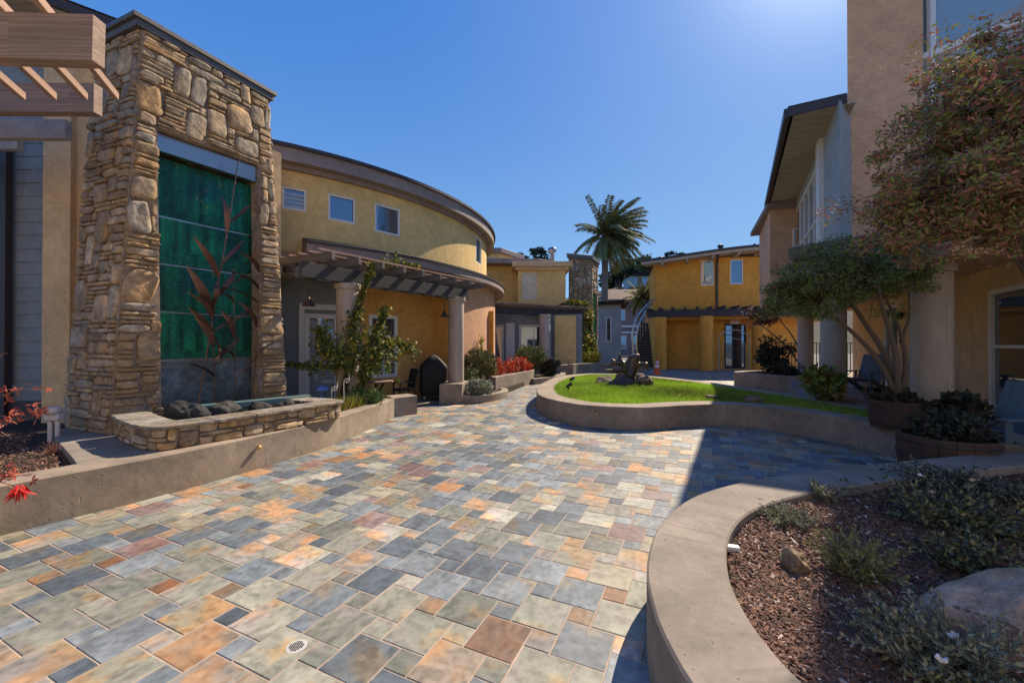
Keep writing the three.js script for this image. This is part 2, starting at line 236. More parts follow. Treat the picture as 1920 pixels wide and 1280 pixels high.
{
  const pave = struct('pavement', (() => { const g = new THREE.PlaneGeometry(36, 44); g.rotateX(-Math.PI / 2); g.translate(4, 0.0, -11); return uvm(g); })(), M.mortar);
  pave.userData.kind = 'structure';
  const r = rng(5), L = 0.305, S = 0.152, J = 0.0105, th = Math.atan2(0.907, 0.42), c = Math.cos(th), s = Math.sin(th);
  const rot = (a, b) => [a * c - b * s, a * s + b * c];
  const tiles = [];
  for (let i = -130; i < 130; i++) for (let j = -130; j < 130; j++) {
    const a = i * L + j * S, b = -i * S + j * L;
    for (const [x0, y0, w] of [[a, b, L], [a + L, b + L - S, S]]) {
      const [X, D] = rot(x0 + w / 2, y0 + w / 2);
      if (D < 0.25 || D > 31 || X < -6 - 0 * D || X > 16.5) continue;
      if (Math.abs(X) > D * 1.42 + 1.2) continue;
      if (inPoly(X, D, islandIn) || inPoly(X, D, frontIn) || inPoly(X, D, leftBedPoly)) continue;
      tiles.push([x0, y0, w, X, D]);
    }
  }
  const pal = [[0, [0.38, 0.415, 0.45], 6], [0, [0.50, 0.525, 0.55], 5], [0, [0.25, 0.285, 0.33], 4.5], [2, [0.50, 0.495, 0.46], 7], [2, [0.62, 0.595, 0.54], 5], [2, [0.36, 0.365, 0.345], 5], [2, [0.62, 0.54, 0.44], 3], [1, [0.58, 0.50, 0.43], 1.6], [1, [0.58, 0.42, 0.29], 0.8], [1, [0.42, 0.28, 0.20], 0.8], [3, [0.50, 0.47, 0.46], 1.8], [3, [0.36, 0.29, 0.275], 0.6], [2, [0.86, 0.82, 0.76], 1.5], [1, [0.66, 0.60, 0.53], 1.6]];
  const tot = pal.reduce((q, p) => q + p[2], 0);
  const tile = ([x0, y0, w]) => {
    let t = r() * tot, k = 0; while ((t -= pal[k][2]) > 0) k++;
    const [q, col] = pal[k], f = 0.86 + 0.32 * r(), top = 0.0022 + 0.0028 * r(), ch = 0.0018 + 0.0015 * r(), e = () => J * (0.30 + 0.35 * r());
    const uo = (q & 1) * 0.5 + 0.03 + r() * 0.30, vo = (q >> 1) * 0.5 + 0.03 + r() * 0.30, us = 0.42, fl = r() < 0.5;
    const a0 = x0 + e(), a1 = x0 + w - e(), b0 = y0 + e(), b1 = y0 + w - e(), tl = [(r() - 0.5) * 0.004, (r() - 0.5) * 0.004];
    const ring = (o, h) => [[a0 + o, b0 + o], [a1 - o, b0 + o], [a1 - o, b1 - o], [a0 + o, b1 - o]].map(([a, b]) => { const [X, D] = rot(a, b); return [X, h + (a - x0) * tl[0] + (b - y0) * tl[1], -D, (fl ? a - x0 : b - y0) * us + uo, (fl ? b - y0 : a - x0) * us + vo]; });
    const A = ring(0, -0.004), B = ring(0, top - ch * 0.7), C = ring(ch, top), P = [], U = [], Cc = [];
    const tri = (...v) => v.forEach((p) => { P.push(p[0], p[1], p[2]); U.push(p[3], p[4]); Cc.push(col[0] * f, col[1] * f, col[2] * f); });
    for (let i = 0; i < 4; i++) { const n = (i + 1) % 4; tri(A[i], A[n], B[n]); tri(A[i], B[n], B[i]); tri(B[i], B[n], C[n]); tri(B[i], C[n], C[i]); }
    tri(C[0], C[1], C[2]); tri(C[0], C[2], C[3]);
    const g = new THREE.BufferGeometry(); g.setAttribute('position', new THREE.Float32BufferAttribute(P, 3)); g.setAttribute('uv', new THREE.Float32BufferAttribute(U, 2)); g.setAttribute('color', new THREE.Float32BufferAttribute(Cc, 3)); g.computeVertexNormals(); return g;
  };
  const size = ([, , w, X, D]) => (D < 1.5 || Math.abs(X) > D * 1.25 || inPoly(X, D, [[0.6, 0], [6, 0], [6, 3.9], [1, 2.4]]) ? 0 : w * w / (D * D * D));
  tiles.sort((p, q) => size(q) - size(p));
  for (const t of tiles.slice(0, 300)) part('tile', tile(t), M.slate, pave);
  const rest = part('tile', mergeGeometries(tiles.slice(300).map(tile)), M.slate, pave); rest.userData.kind = 'stuff';
  const dr = thing('floor_drain', 'small round perforated metal drain set in the slate paving', 'drain', V(-1.21, 0.0035, 2.31));
  part('rim', lathe([[0.056, 0], [0.054, 0.003], [0.0, 0.003]], 28), std([0.42, 0.41, 0.39], { roughness: 0.6 }), dr);
  const holes = []; for (let i = -3; i <= 3; i++) for (let j = -3; j <= 3; j++) if (i * i + j * j < 11) { const g = new THREE.CylinderGeometry(0.0042, 0.0042, 0.003, 8); g.translate(i * 0.0112, 0.0035, j * 0.0112); holes.push(g); }
  part('hole', holes, M.black, dr);
}

// ------------------------------------------------------------------ foliage helpers
function leafGeo(list) {                                             // list of [position, direction, side, length, width, colour, fold]
  const n = list.length, P = new Float32Array(n * 18), C = new Float32Array(n * 18), nr = new THREE.Vector3(); let o = 0;
  for (const [p, d, s, L, W, c, f = 0.15] of list) {
    nr.crossVectors(d, s);
    const tip = [p.x + d.x * L, p.y + d.y * L, p.z + d.z * L], mx = p.x + d.x * L * 0.45, my = p.y + d.y * L * 0.45, mz = p.z + d.z * L * 0.45;
    const a = [mx + s.x * W + nr.x * f * W, my + s.y * W + nr.y * f * W, mz + s.z * W + nr.z * f * W], b = [mx - s.x * W + nr.x * f * W, my - s.y * W + nr.y * f * W, mz - s.z * W + nr.z * f * W];
    for (const q of [[p.x, p.y, p.z], a, tip, [p.x, p.y, p.z], tip, b]) { P[o] = q[0]; P[o + 1] = q[1]; P[o + 2] = q[2]; C[o] = c[0]; C[o + 1] = c[1]; C[o + 2] = c[2]; o += 3; }
  }
  const g = new THREE.BufferGeometry(); g.setAttribute('position', new THREE.BufferAttribute(P, 3)); g.setAttribute('color', new THREE.BufferAttribute(C, 3)); g.computeVertexNormals(); return g;
}
const rdir = (r) => { const z = 2 * r() - 1, a = 6.2832 * r(), q = Math.sqrt(1 - z * z); return new THREE.Vector3(q * Math.cos(a), z, q * Math.sin(a)); };
const pick = (r, pal) => { const c = pal[(r() * pal.length) | 0], f = 0.7 + 0.6 * r(); return [c[0] * f, c[1] * f, c[2] * f]; };
function leafAt(r, p, L, W, pal, bias, flat = 0) {
  const d = rdir(r); if (bias) d.addScaledVector(bias, 1).normalize(); if (flat) { d.y *= 1 - flat; d.normalize(); }
  const s = new THREE.Vector3().crossVectors(d, rdir(r)).normalize(); if (flat) { s.y *= 1 - flat; s.normalize(); }
  const k = 0.55 + 0.9 * r(); return [p, d, s, L * k, W * k, pick(r, pal)];
}
function blob(r, c, rx, ry, rz, n, L, W, pal, o = {}) {               // leaves through an uneven ellipsoid made of clumps
  const out = [], cl = [], k = o.clumps ?? 40;
  for (let i = 0; i < k; i++) { const d = rdir(r), q = Math.pow(r(), o.fill ?? 0.4) * (0.8 + 0.25 * r()) * (o.wisp && r() < o.wisp ? 1.18 : 1); if (o.top && d.y < -0.2) d.y *= 0.3; cl.push([new THREE.Vector3(c.x + d.x * rx * q, c.y + d.y * ry * q, c.z + d.z * rz * q), (0.35 + 1.1 * r()) * (o.cr ?? 0.3), d]); }
  for (let i = 0; i < n; i++) { const [p, s, dd] = cl[(r() * k) | 0], e = rdir(r).multiplyScalar(s * Math.cbrt(r())); e.y *= o.squash ?? 0.7; out.push(leafAt(r, p.clone().add(e), L, W, pal, o.up ? new THREE.Vector3(dd.x * 0.6, 0.6, dd.z * 0.6) : null, o.flat ?? 0)); }
  return [out, cl];
}
function limb(r, p, q, r0, r1, wob = 0.08, seg = 8, rad = 7) {
  const pts = [p]; for (let i = 1; i < 4; i++) { const t = i / 4, L = p.distanceTo(q); pts.push(p.clone().lerp(q, t).add(rdir(r).multiplyScalar(wob * L))); } pts.push(q); return tube(pts, r0, r1, seg, rad);
}
function rock(r, w, h, d, rough = 0.28, seg = 4) {
  const g = new THREE.IcosahedronGeometry(1, w > 0.6 ? 24 : 8), p = g.attributes.position, n1 = [], k = 9;
  for (let i = 0; i < k; i++) n1.push([rdir(r), 0.45 + 0.5 * r()]);
  const ph = [r() * 9, r() * 9, r() * 9], v = new THREE.Vector3();
  for (let i = 0; i < p.count; i++) {
    v.fromBufferAttribute(p, i); let s = 1; for (const [n, c] of n1) { const t = v.dot(n); if (t > c) s = Math.min(s, lerp(1, c / t, 0.8)); }
    s += rough * 0.25 * (Math.sin(v.x * 5 + ph[0]) * Math.sin(v.y * 4 + ph[1]) + 0.5 * Math.sin(v.z * 9 + ph[2]) * Math.sin(v.x * 8 + ph[1])) + rough * 0.16 * (A2(v.x * 0.12 + ph[0], v.z * 0.12 + v.y * 0.1) - 0.5) + rough * 0.10 * (A3(v.x * 0.1 + v.y * 0.1, v.z * 0.1 + ph[1]) - 0.5);
    p.setXYZ(i, v.x * s * w / 2, v.y * s * h / 2, v.z * s * d / 2);
  }
  g.deleteAttribute('uv'); g.deleteAttribute('normal');
  const c = toCreasedNormals(g, 0.55); return uvm(c);
}

// ------------------------------------------------------------------ planter walls, beds, lawn
function wallThing(name, label, path, th, h, mat = M.concrete, closed = false) { return single(name, label, 'wall', sweep(path, kerb(th, -0.02, h), closed), mat); }
wallThing('seat_wall', 'long curved concrete seat wall in front of the stone fountain', leftWall, 0.38, 0.45);
const isl = wallThing('planter_wall', 'curving concrete planter wall ringing the lawn with the bronze sculpture', island, 0.5, 0.45, M.concrete, true);
wallThing('planter_wall', 'curved concrete planter wall around the bark mulch bed with boulder', frontBed, 0.42, 0.45, M.concretePale);
single('concrete_pier', 'squared concrete pier ending the fountain seat wall beside the covered grill', 'pier', prism([[-2.74, 9.47], [-2.31, 9.97], [-2.62, 10.35], [-3.1, 9.9]], -0.02, 0.455, 0.012), M.concrete);
wallThing('planter_wall', 'straight concrete wall closing the mulch bed beneath the maple', [[6.3, 0.15], [6.3, 1.6], [6.3, 3.2], [6.3, 4.6]], 0.35, 0.45, M.concretePale);
const fill = (name, pts, h, mat, seed, amp = 0.03, mound) => {        // an uneven bed surface
  const b = pts.reduce((a, [x, d]) => [Math.min(a[0], x), Math.max(a[1], x), Math.min(a[2], d), Math.max(a[3], d)], [9e9, -9e9, 9e9, -9e9]), P = [], st = 0.14, f = (x, d) => h + amp * (A1(x * 0.21 + seed, d * 0.21) - 0.5) * 2 + (mound ? mound(x, d) : 0);
  const nx = Math.ceil((b[1] - b[0]) / st), nd = Math.ceil((b[3] - b[2]) / st), ok = (x, d) => inPoly(x, d, pts);
  for (let i = 0; i < nx; i++) for (let j = 0; j < nd; j++) {
    const x = b[0] + i * st, d = b[2] + j * st; if (!ok(x, d) && !ok(x + st, d) && !ok(x, d + st) && !ok(x + st, d + st)) continue;
    const q = [[x, d], [x + st, d], [x + st, d + st], [x, d + st]].map(([u, v]) => [u, f(u, v), -v]); for (const k of [0, 1, 2, 0, 2, 3]) P.push(...q[k]);
  }
  const g = new THREE.BufferGeometry(); g.setAttribute('position', new THREE.Float32BufferAttribute(P, 3)); g.computeVertexNormals(); struct(name, uvm(g), mat); return f;
};
const lawnH = fill('lawn_soil', inset(island, 0.44, true), 0.385, M.lawn, 1, 0.02, (x, d) => 0.10 * Math.exp(-((x - 3.5) ** 2 + (d - 12) ** 2) / 3));
const bedH = fill('planting_bed', [...inset(frontBed, 0.38), [6.3, 0.2], [6.3, 4.45]], 0.37, M.soil, 2, 0.035);
const leftH = fill('planting_bed', [...inset(leftWall, 0.34), [-4.6, 9.6], [-8, 9.6], [-9.5, 0.4]], 0.36, M.soil, 3, 0.02);
function scatter(name, label, cat, r, n, geo, mat, where, place) {
  const m = new THREE.InstancedMesh(geo, mat, n), o = new THREE.Object3D(), c = new THREE.Color(); let k = 0;
  for (let t = 0; t < n * 12 && k < n; t++) { const p = where(r); if (!p) continue; place(o, p, r, c); o.updateMatrix(); m.setMatrixAt(k, o.matrix); m.setColorAt(k, c); k++; }
  m.count = k; m.name = numbered(name); m.userData = { label, category: cat, kind: 'stuff' }; m.castShadow = m.receiveShadow = true; scene.add(m); return m;
}
{
  const L = []; for (let i = 0; i < 7; i++) { const r = rng(i + 3), d = new THREE.Vector3((r() - 0.5) * 0.9, 1, (r() - 0.5) * 0.9).normalize(), s = new THREE.Vector3(r() - 0.5, 0, r() - 0.5).normalize(); L.push([new THREE.Vector3((r() - 0.5) * 0.05, -0.01, (r() - 0.5) * 0.05), d, s, 0.06 + 0.045 * r(), 0.0038, [1, 1, 1], 0]); }
  const tuft = leafGeo(L); tuft.deleteAttribute('color');
  const inn = inset(island, 0.475, true);
  scatter('lawn_grass', 'short bright green lawn grass inside the curving planter', 'grass', rng(9), 32000, tuft, M.grass, (r) => { const x = 0.9 + 6.4 * r(), d = 5 + 12.5 * r(); return inPoly(x, d, inn) ? [x, d] : null; },
    (o, [x, d], r, c) => { o.position.set(x, lawnH(x, d), -d); o.rotation.set(0, r() * 6.3, 0); o.scale.setScalar(0.6 + 0.7 * r()); const f = 0.55 + 0.6 * r() + 1.6 * (A1(x * 0.12, d * 0.12) - 0.5), y = r(); if (r() < 0.05) c.setRGB(0.42, 0.36, 0.12); else c.setRGB((0.25 + 0.13 * y) * f, (0.47 + 0.04 * y) * f, 0.03 * f); });
  const chip = (() => { const g = new THREE.BoxGeometry(0.030, 0.005, 0.0085); return g; })();
  const chipCol = (r, c) => { const k = r(); if (k < 0.05) c.setRGB(0.46, 0.37, 0.30); else if (k < 0.55) c.setRGB(0.18, 0.092, 0.06); else c.setRGB(0.10, 0.06, 0.043); c.multiplyScalar(0.6 + 0.8 * r()); };
  const inF = [...inset(frontBed, 0.44), [6.4, 0.2], [6.4, 4.3]];
  scatter('bark_mulch', 'reddish brown bark chips covering the bed with the boulder', 'mulch', rng(19), 60000, chip, M.chip, (r) => { const x = 1 + 4.6 * r() * r(), d = 0.5 + 3.7 * r(); return inPoly(x, d, inF) ? [x, d] : null; },
    (o, [x, d], r, c) => { o.position.set(x, bedH(x, d) + 0.006 + 0.016 * r(), -d); o.rotation.set((r() - 0.5) * 0.9, r() * 6.3, (r() - 0.5) * 0.9); const k = 0.45 + 0.9 * r(); o.scale.set(k, k, k * (0.5 + r())); chipCol(r, c); });
  const inL = [...inset(leftWall, 0.40), [-6.2, 5.2], [-7.6, 6.6], [-9, 3]];
  scatter('bark_mulch', 'brown bark chips in the bed under the blue grey siding', 'mulch', rng(29), 9000, chip, M.chip, (r) => { const x = -8 + 4 * r(), d = 2.6 + 3.6 * r(); return inPoly(x, d, inL) ? [x, d] : null; },
    (o, [x, d], r, c) => { o.position.set(x, leftH(x, d) + 0.006 + 0.016 * r(), -d); o.rotation.set((r() - 0.5) * 0.9, r() * 6.3, (r() - 0.5) * 0.9); o.scale.setScalar(0.6 + 0.9 * r()); chipCol(r, c); if (r() < 0.3) c.multiplyScalar(1.8); });
}
single('concrete_slab', 'flat grey concrete slab under the stone fountain tower', 'slab', prism([[-7.0, 6.5], [-6.2, 5.55], [-4.95, 4.6], [-4.5, 4.25], [-3.95, 5.2], [-3.5, 6.4], [-3.35, 7.4], [-4.4, 8.6], [-6.2, 8.4]], 0.2, 0.443, 0.006), M.concretePale);

// ------------------------------------------------------------------ the stone fountain tower
const Bl = { FL: [-5.60, 5.70], FR: [-4.25, 7.75], BL: [-6.76, 6.20], BR: [-5.41, 8.25] }, Tp = { FL: [-5.36, 5.9], FR: [-4.55, 7.60], BL: [-6.45, 6.34], BR: [-5.64, 8.04] }, H0 = 0.44, H1 = 6.26;
const corner = (k, h) => { const t = (h - H0) / (H1 - H0); return [lerp(Bl[k][0], Tp[k][0], t), lerp(Bl[k][1], Tp[k][1], t)]; };
const faceMap = (a, b) => (t, h, off) => { const p = corner(a, h), q = corner(b, h), dx = q[0] - p[0], dd = q[1] - p[1], L = Math.hypot(dx, dd); return V(p[0] + dx * t + dd / L * off, h, p[1] + dd * t - dx / L * off); }; // outward on the right of a->b
function packStones(r, W, Hh, cell, blocked, big = 0.16, bw = 8, bh = 8) {
  const nx = Math.round(W / cell), ny = Math.round(Hh / cell), g = new Uint8Array(nx * ny), out = [];
  for (let j = 0; j < ny; j++) for (let i = 0; i < nx; i++) if (blocked((i + 0.5) / nx, (j + 0.5) / ny)) g[j * nx + i] = 1;
  const free = (i, j) => i < nx && j < ny && !g[j * nx + i];
  for (let j = 0; j < ny; j++) for (let i = 0; i < nx; i++) {
    if (!free(i, j)) continue;
    const b = r() < big, w0 = b ? 3 + (r() * (bw - 3)) | 0 : 3 + (r() * bw) | 0, h0 = b ? 3 + (r() * (bh - 2)) | 0 : 1 + (r() * 1.7) | 0;
    let w = 0; while (w < w0 && free(i + w, j)) w++;
    if (free(i + w, j) && !free(i + w + 1, j)) w++;
    if (w >= 2 && w < w0 && !free(i + w, j) && r() < 0.3) w = w;
    let h = 1; out2: while (h < h0) { for (let k = 0; k < w; k++) if (!free(i + k, j + h)) break out2; h++; }
    for (let y = 0; y < h; y++) for (let x = 0; x < w; x++) g[(j + y) * nx + i + x] = 1;
    out.push([i / nx, (i + w) / nx, j / ny, (j + h) / ny]);
  }
  return out;
}
function stoneGeo(r, map, Wd, Hd, t0, t1, v0, v1, gap, depth) {        // map(t, v, off); t and v run 0..1 over Wd x Hd metres
  const n = 16, w = (t1 - t0) * Wd, h = (v1 - v0) * Hd, ct = (t0 + t1) / 2, cv = (v0 + v1) / 2, ex = 0.30 + 0.34 * r(), sk = (r() - 0.5) * 0.34, P = [], U = [], idx = [], uo = r() * 9, vo = r() * 9, dp = depth * (0.7 + 0.6 * r()), jit = [], tl = (r() - 0.5) * 0.5, tv = (r() - 0.5) * 0.5;
  for (let i = 0; i < n; i++) jit.push(1.04 - 0.2 * r()); const hs0 = r() * 50, hash = (i, k) => { const q = Math.sin(i * 12.9 + k * 7.1 + hs0) * 43758.5; return q - Math.floor(q); };
  const add = (x, y, o) => { const m = map(ct + x / Wd, cv + y / Hd, o); P.push(m.x, m.y, m.z); U.push(uo + x, vo + y); };
  const ringAt = (k, o) => { for (let i = 0; i < n; i++) { const a = i / n * 6.2832 + 0.2, c = Math.cos(a), s = Math.sin(a), x = Math.sign(c) * Math.pow(Math.abs(c), ex) * (w / 2 - gap), y = Math.sign(s) * Math.pow(Math.abs(s), ex) * (h / 2 - gap); const m = Math.min(w, h) / 2, kx = 1 - (1 - k) * m / (w / 2), ky = 1 - (1 - k) * m / (h / 2); add((x + y * sk) * kx * jit[i], y * ky * jit[(i + 5) % n], o * (1 + tl * x / w + tv * y / h + (o > 0 ? 0.3 * (hash(i, k * 10) - 0.5) : 0))); } };
  ringAt(0.96, -0.05); ringAt(1, dp * 0.55); ringAt(0.9, dp * 0.95); ringAt(0.55, dp * (0.94 + 0.14 * r())); add(0, 0, dp * (0.9 + 0.2 * r()));
  for (let q = 0; q < 3; q++) for (let i = 0; i < n; i++) { const a = q * n + i, b = q * n + (i + 1) % n; idx.push(a, b, a + n, b, b + n, a + n); }
  for (let i = 0; i < n; i++) idx.push(3 * n + i, 3 * n + (i + 1) % n, 4 * n);
  const g = new THREE.BufferGeometry(); g.setAttribute('position', new THREE.Float32BufferAttribute(P, 3)); g.setAttribute('uv', new THREE.Float32BufferAttribute(U, 2)); g.setIndex(idx); g.computeVertexNormals(); return g;
}
const tower = thing('stone_fountain_tower', 'tall tapering ledgestone tower holding a green metal waterfall panel, behind the long seat wall', 'fountain');
{
  const r = rng(101), core = [];
  // the core: two side masses, a head over the opening and a back, leaving a real recess
  const fm = faceMap('FL', 'FR'), O0 = 0.22, O1 = 0.83, dep = -0.42, HT = 4.94;
  const oA = (h) => { const t = (h - H0) / (HT - H0); return lerp(0.235, 0.13, t); }, oB = (h) => { const t = (h - H0) / (HT - H0); return lerp(0.80, 0.875, t); };
  const slab = (fa, fb, ha, hb, o0, o1) => { const P = []; const q = (a, b, c, d) => { for (const p of [a, b, c, a, c, d]) P.push(p.x, p.y, p.z); }; const f = (t, h, o) => fm(t, h, o), A = [f(fa(ha), ha, o0), f(fb(ha), ha, o0), f(fb(hb), hb, o0), f(fa(hb), hb, o0)], B = [f(fa(ha), ha, o1), f(fb(ha), ha, o1), f(fb(hb), hb, o1), f(fa(hb), hb, o1)]; q(...A); q(...B); for (let i = 0; i < 4; i++) { const n = (i + 1) % 4; q(A[i], A[n], B[n], B[i]); } const g = new THREE.BufferGeometry(); g.setAttribute('position', new THREE.Float32BufferAttribute(P, 3)); g.computeVertexNormals(); return uvm(g); };
  const c0 = () => 0, c1 = () => 1;
  core.push(slab(c0, oA, H0, HT, 0, -1.0), slab(oB, c1, H0, HT, 0, -1.0), slab(c0, c1, HT, H1, 0, -1.0), slab(oA, oB, H0, HT, -0.5, -1.0));
  // left flank follows the tower's own back corner
  const lm0 = faceMap('BL', 'FL'); { const P = [], a = [[0, H0], [1, H0], [1, H1], [0, H1]].map(([t, h]) => lm0(t, h, 0)), b = [corner('BR', H0), corner('BR', H1)]; const q = (p, s, u, v) => { for (const k of [p, s, u, p, u, v]) P.push(k.x, k.y, k.z); }; q(...a); const br0 = V(b[0][0], H0, b[0][1]), br1 = V(b[1][0], H1, b[1][1]); q(a[0], br0, br1, a[3]); const fr0 = fm(1, H0, 0), fr1 = fm(1, H1, 0); q(br0, fr0, fr1, br1); const g = new THREE.BufferGeometry(); g.setAttribute('position', new THREE.Float32BufferAttribute(P, 3)); g.computeVertexNormals(); core.push(uvm(g)); }
  part('mortar_core', core, M.mortarDark, tower);
  const stones = [];
  const run = (map, W, blocked, seedBig) => { for (const [a, b, c, d] of packStones(r, W, H1 - H0, 0.062, blocked, seedBig)) stones.push([stoneGeo(r, (t, v, o) => map(t, H0 + v * (H1 - H0), o), W, H1 - H0, a, b, c, d, 0.004, 0.042), (b - a) * (d - c) * W]); };
  run(fm, 2.05, (t, v) => { const h = H0 + v * (H1 - H0); return h < HT && t > oA(h) && t < oB(h); }, 0.17);
  run(lm0, 1.2, () => false, 0.15);
  run(faceMap('FR', 'BR'), 1.2, () => false, 0.2);
  stones.sort((a, b) => b[1] - a[1]);
  stones.slice(0, 300).forEach(([g]) => part('stone', g, STONE[(r() * STONE.length) | 0], tower));
  if (stones.length > 300) part('stone', stones.slice(300).map((s) => s[0]), STONE[1], tower).userData.kind = 'stuff';
  const ov = 0.09, cp = ['FL', 'FR', 'BR', 'BL'].map((k) => corner(k, H1)), cx = cp.reduce((a, p) => [a[0] + p[0] / 4, a[1] + p[1] / 4], [0, 0]);
  const grow = (e) => cp.map(([x, d]) => { const l = Math.hypot(x - cx[0], d - cx[1]); return [x + (x - cx[0]) / l * e, d + (d - cx[1]) / l * e]; });
  part('cap', [prism(grow(0.10), H1, H1 + 0.10, 0.006), prism(grow(0.15), H1 + 0.10, H1 + 0.17, 0.006)], M.cap, tower);
  // metal sheet waterfall
  const sheetMap = (t, h, o) => fm(lerp(oA(2.5), oB(2.5), t), 2.5, o - 0.30).setY(h);
  const sk = (h0, h1, o, mt, name) => { const m = (t, h, off) => sheetMap(t, h, o + off); const g = skin(m, -0.06, 1.06, h0, h1, [], 0.1); const uv = g.attributes.uv; for (let i = 0; i < uv.count; i++) uv.setX(i, uv.getX(i) * 1.4 + h0); const sh = part(name, g, mt, tower); part('seam', bar(m(-0.06, h0, 0.012), m(1.06, h0, 0.012), 0.014, 0.022, 0), M.zinc, sh); return sh; };
  const ys = [0.6, 1.47, 2.23, 2.98, 3.72, 4.62];
  for (let i = 0; i < 5; i++) sk(ys[i] + (i ? -0.03 : 0), ys[i + 1], 0.03 + 0.012 * (5 - i) - 0.05, i ? M.patina : M.patinaGrey, 'waterfall_sheet');
  const sp = (t, h, o) => sheetMap(t, h, o);
  part('spout_trough', [bar(sp(-0.02, 4.79, 0.10), sp(1.02, 4.79, 0.10), 0.16, 0.27, 0.006), bar(sp(-0.02, 4.655, 0.15), sp(1.02, 4.655, 0.15), 0.10, 0.02, 0)], M.zinc, tower);
  part('frame_edge', [bar(sp(-0.03, 0.6, 0.06), sp(-0.03, 4.9, 0.06), 0.03, 0.05), bar(sp(1.03, 0.6, 0.06), sp(1.03, 4.9, 0.06), 0.03, 0.05)], M.copper, tower);
}
// basin in front of the tower
{
  const r = rng(202), b = thing('fountain_basin', 'low stone fountain basin with pale flagstone rim at the tower foot', 'basin');
  const path = smooth([[-5.42, 5.60], [-4.9, 5.2], [-4.35, 4.86], [-4.12, 4.80], [-3.98, 4.95], [-3.62, 5.52], [-3.28, 6.15], [-2.98, 6.75], [-2.93, 6.98], [-3.15, 7.15], [-3.6, 7.35], [-4.05, 7.6]], 6);
  part('mortar_core', sweep(inset(path, 0.03), kerb(0.28, 0.44, 0.70)), M.mortarDark, b);
  const len = [0]; for (let i = 1; i < path.length; i++) len.push(len[i - 1] + Math.hypot(path[i][0] - path[i - 1][0], path[i][1] - path[i - 1][1]));
  const Lt = len[len.length - 1], nn = offs(path);
  const at = (s) => { let i = 0; while (i < len.length - 2 && len[i + 1] < s) i++; const t = (s - len[i]) / (len[i + 1] - len[i]); return [[lerp(path[i][0], path[i + 1][0], t), lerp(path[i][1], path[i + 1][1], t)], [lerp(nn[i][0], nn[i + 1][0], t), lerp(nn[i][1], nn[i + 1][1], t)]]; };
  const map = (t, v, o) => { const [p, n] = at(clamp(t, 0.0005, 0.9995) * Lt); return V(p[0] - n[0] * (o - 0.03), 0.445 + v * 0.26, p[1] - n[1] * (o - 0.03)); };
  for (const [a, c, d, e] of packStones(r, Lt, 0.26, 0.052, () => false, 0.3, 7, 5)) part('stone', stoneGeo(r, map, Lt, 0.26, a, c, d, e, 0.004, 0.04), STONE[(r() * STONE.length) | 0], b);
  let s = 0; const flag = [std([0.42, 0.37, 0.30], { map: T.stoneC, bumpMap: T.stoneB, bumpScale: 0.02 }), std([0.36, 0.31, 0.25], { map: T.stoneC, bumpMap: T.stoneB, bumpScale: 0.02 })];
  while (s < Lt - 0.1) { const e = Math.min(Lt, s + 0.5 + 0.5 * r()), q = []; for (let k = 0; k <= 8; k++) q.push(at(lerp(s + 0.006, e - 0.006, k / 8))); const out = q.map(([p, n]) => [p[0] - n[0] * (0.045 + 0.02 * r()), p[1] - n[1] * (0.045 + 0.02 * r())]), inn = q.map(([p, n]) => [p[0] + n[0] * (0.33 + 0.03 * r()), p[1] + n[1] * (0.33 + 0.03 * r())]).reverse(); part('flagstone', prism([...out, ...inn], 0.70, 0.738 + 0.006 * r(), 0.006), flag[(r() * 2) | 0], b); s = e; }
  part('water', (() => { const g = new THREE.ShapeGeometry(poly2([...inset(path, 0.2), [-4.3, 7.7], [-5.5, 5.9]])); g.rotateX(-Math.PI / 2); g.translate(0, 0.60, 0); return uvm(g); })(), M.water, b);
  const rk = [[-4.55, 5.75, 0.62, 0.42, 0.4, [0.06, 0.06, 0.055]], [-4.25, 6.05, 0.42, 0.32, 0.36, [0.09, 0.085, 0.075]], [-3.95, 6.45, 0.5, 0.26, 0.34, [0.05, 0.04, 0.038]], [-3.7, 6.75, 0.3, 0.2, 0.26, [0.07, 0.065, 0.06]]];
  rk.forEach(([x, d, w, h, e, c], i) => { const g = rock(rng(300 + i), w, h, e, 0.4); g.rotateY(i * 1.1); g.translate(x, 0.70, -d); single('basin_rock', ['largest dark wet rock in the fountain basin, streaked with tan', 'speckled dark grey rock beside the largest basin rock', 'flat dark brown rock midway along the fountain basin', 'small dark rock in the basin by the trough'][i], 'rock', g, rockMat(c)); });
  const pr = rng(8); for (let i = 0; i < 9; i++) { const g = rock(pr, 0.07 + 0.05 * pr(), 0.05, 0.06, 0.2); const t = i / 8; g.translate(lerp(-4.1, -3.35, t) + 0.06 * pr(), 0.62, -(lerp(5.6, 6.85, t) + 0.1 * pr())); single('pebble', 'small pale rounded pebble lying in the fountain basin', 'pebble', g, M.pvc, 'pebbles in the fountain basin'); }
  const tr = thing('metal_trough', 'narrow verdigris metal trough along the foot of the waterfall sheets', 'trough');
  part('channel', [bar(V(-4.95, 0.72, 6.05), V(-3.75, 0.72, 7.55), 0.16, 0.10, 0.01)], std([0.16, 0.26, 0.27], { metalness: 0.5, roughness: 0.4 }), tr);
}
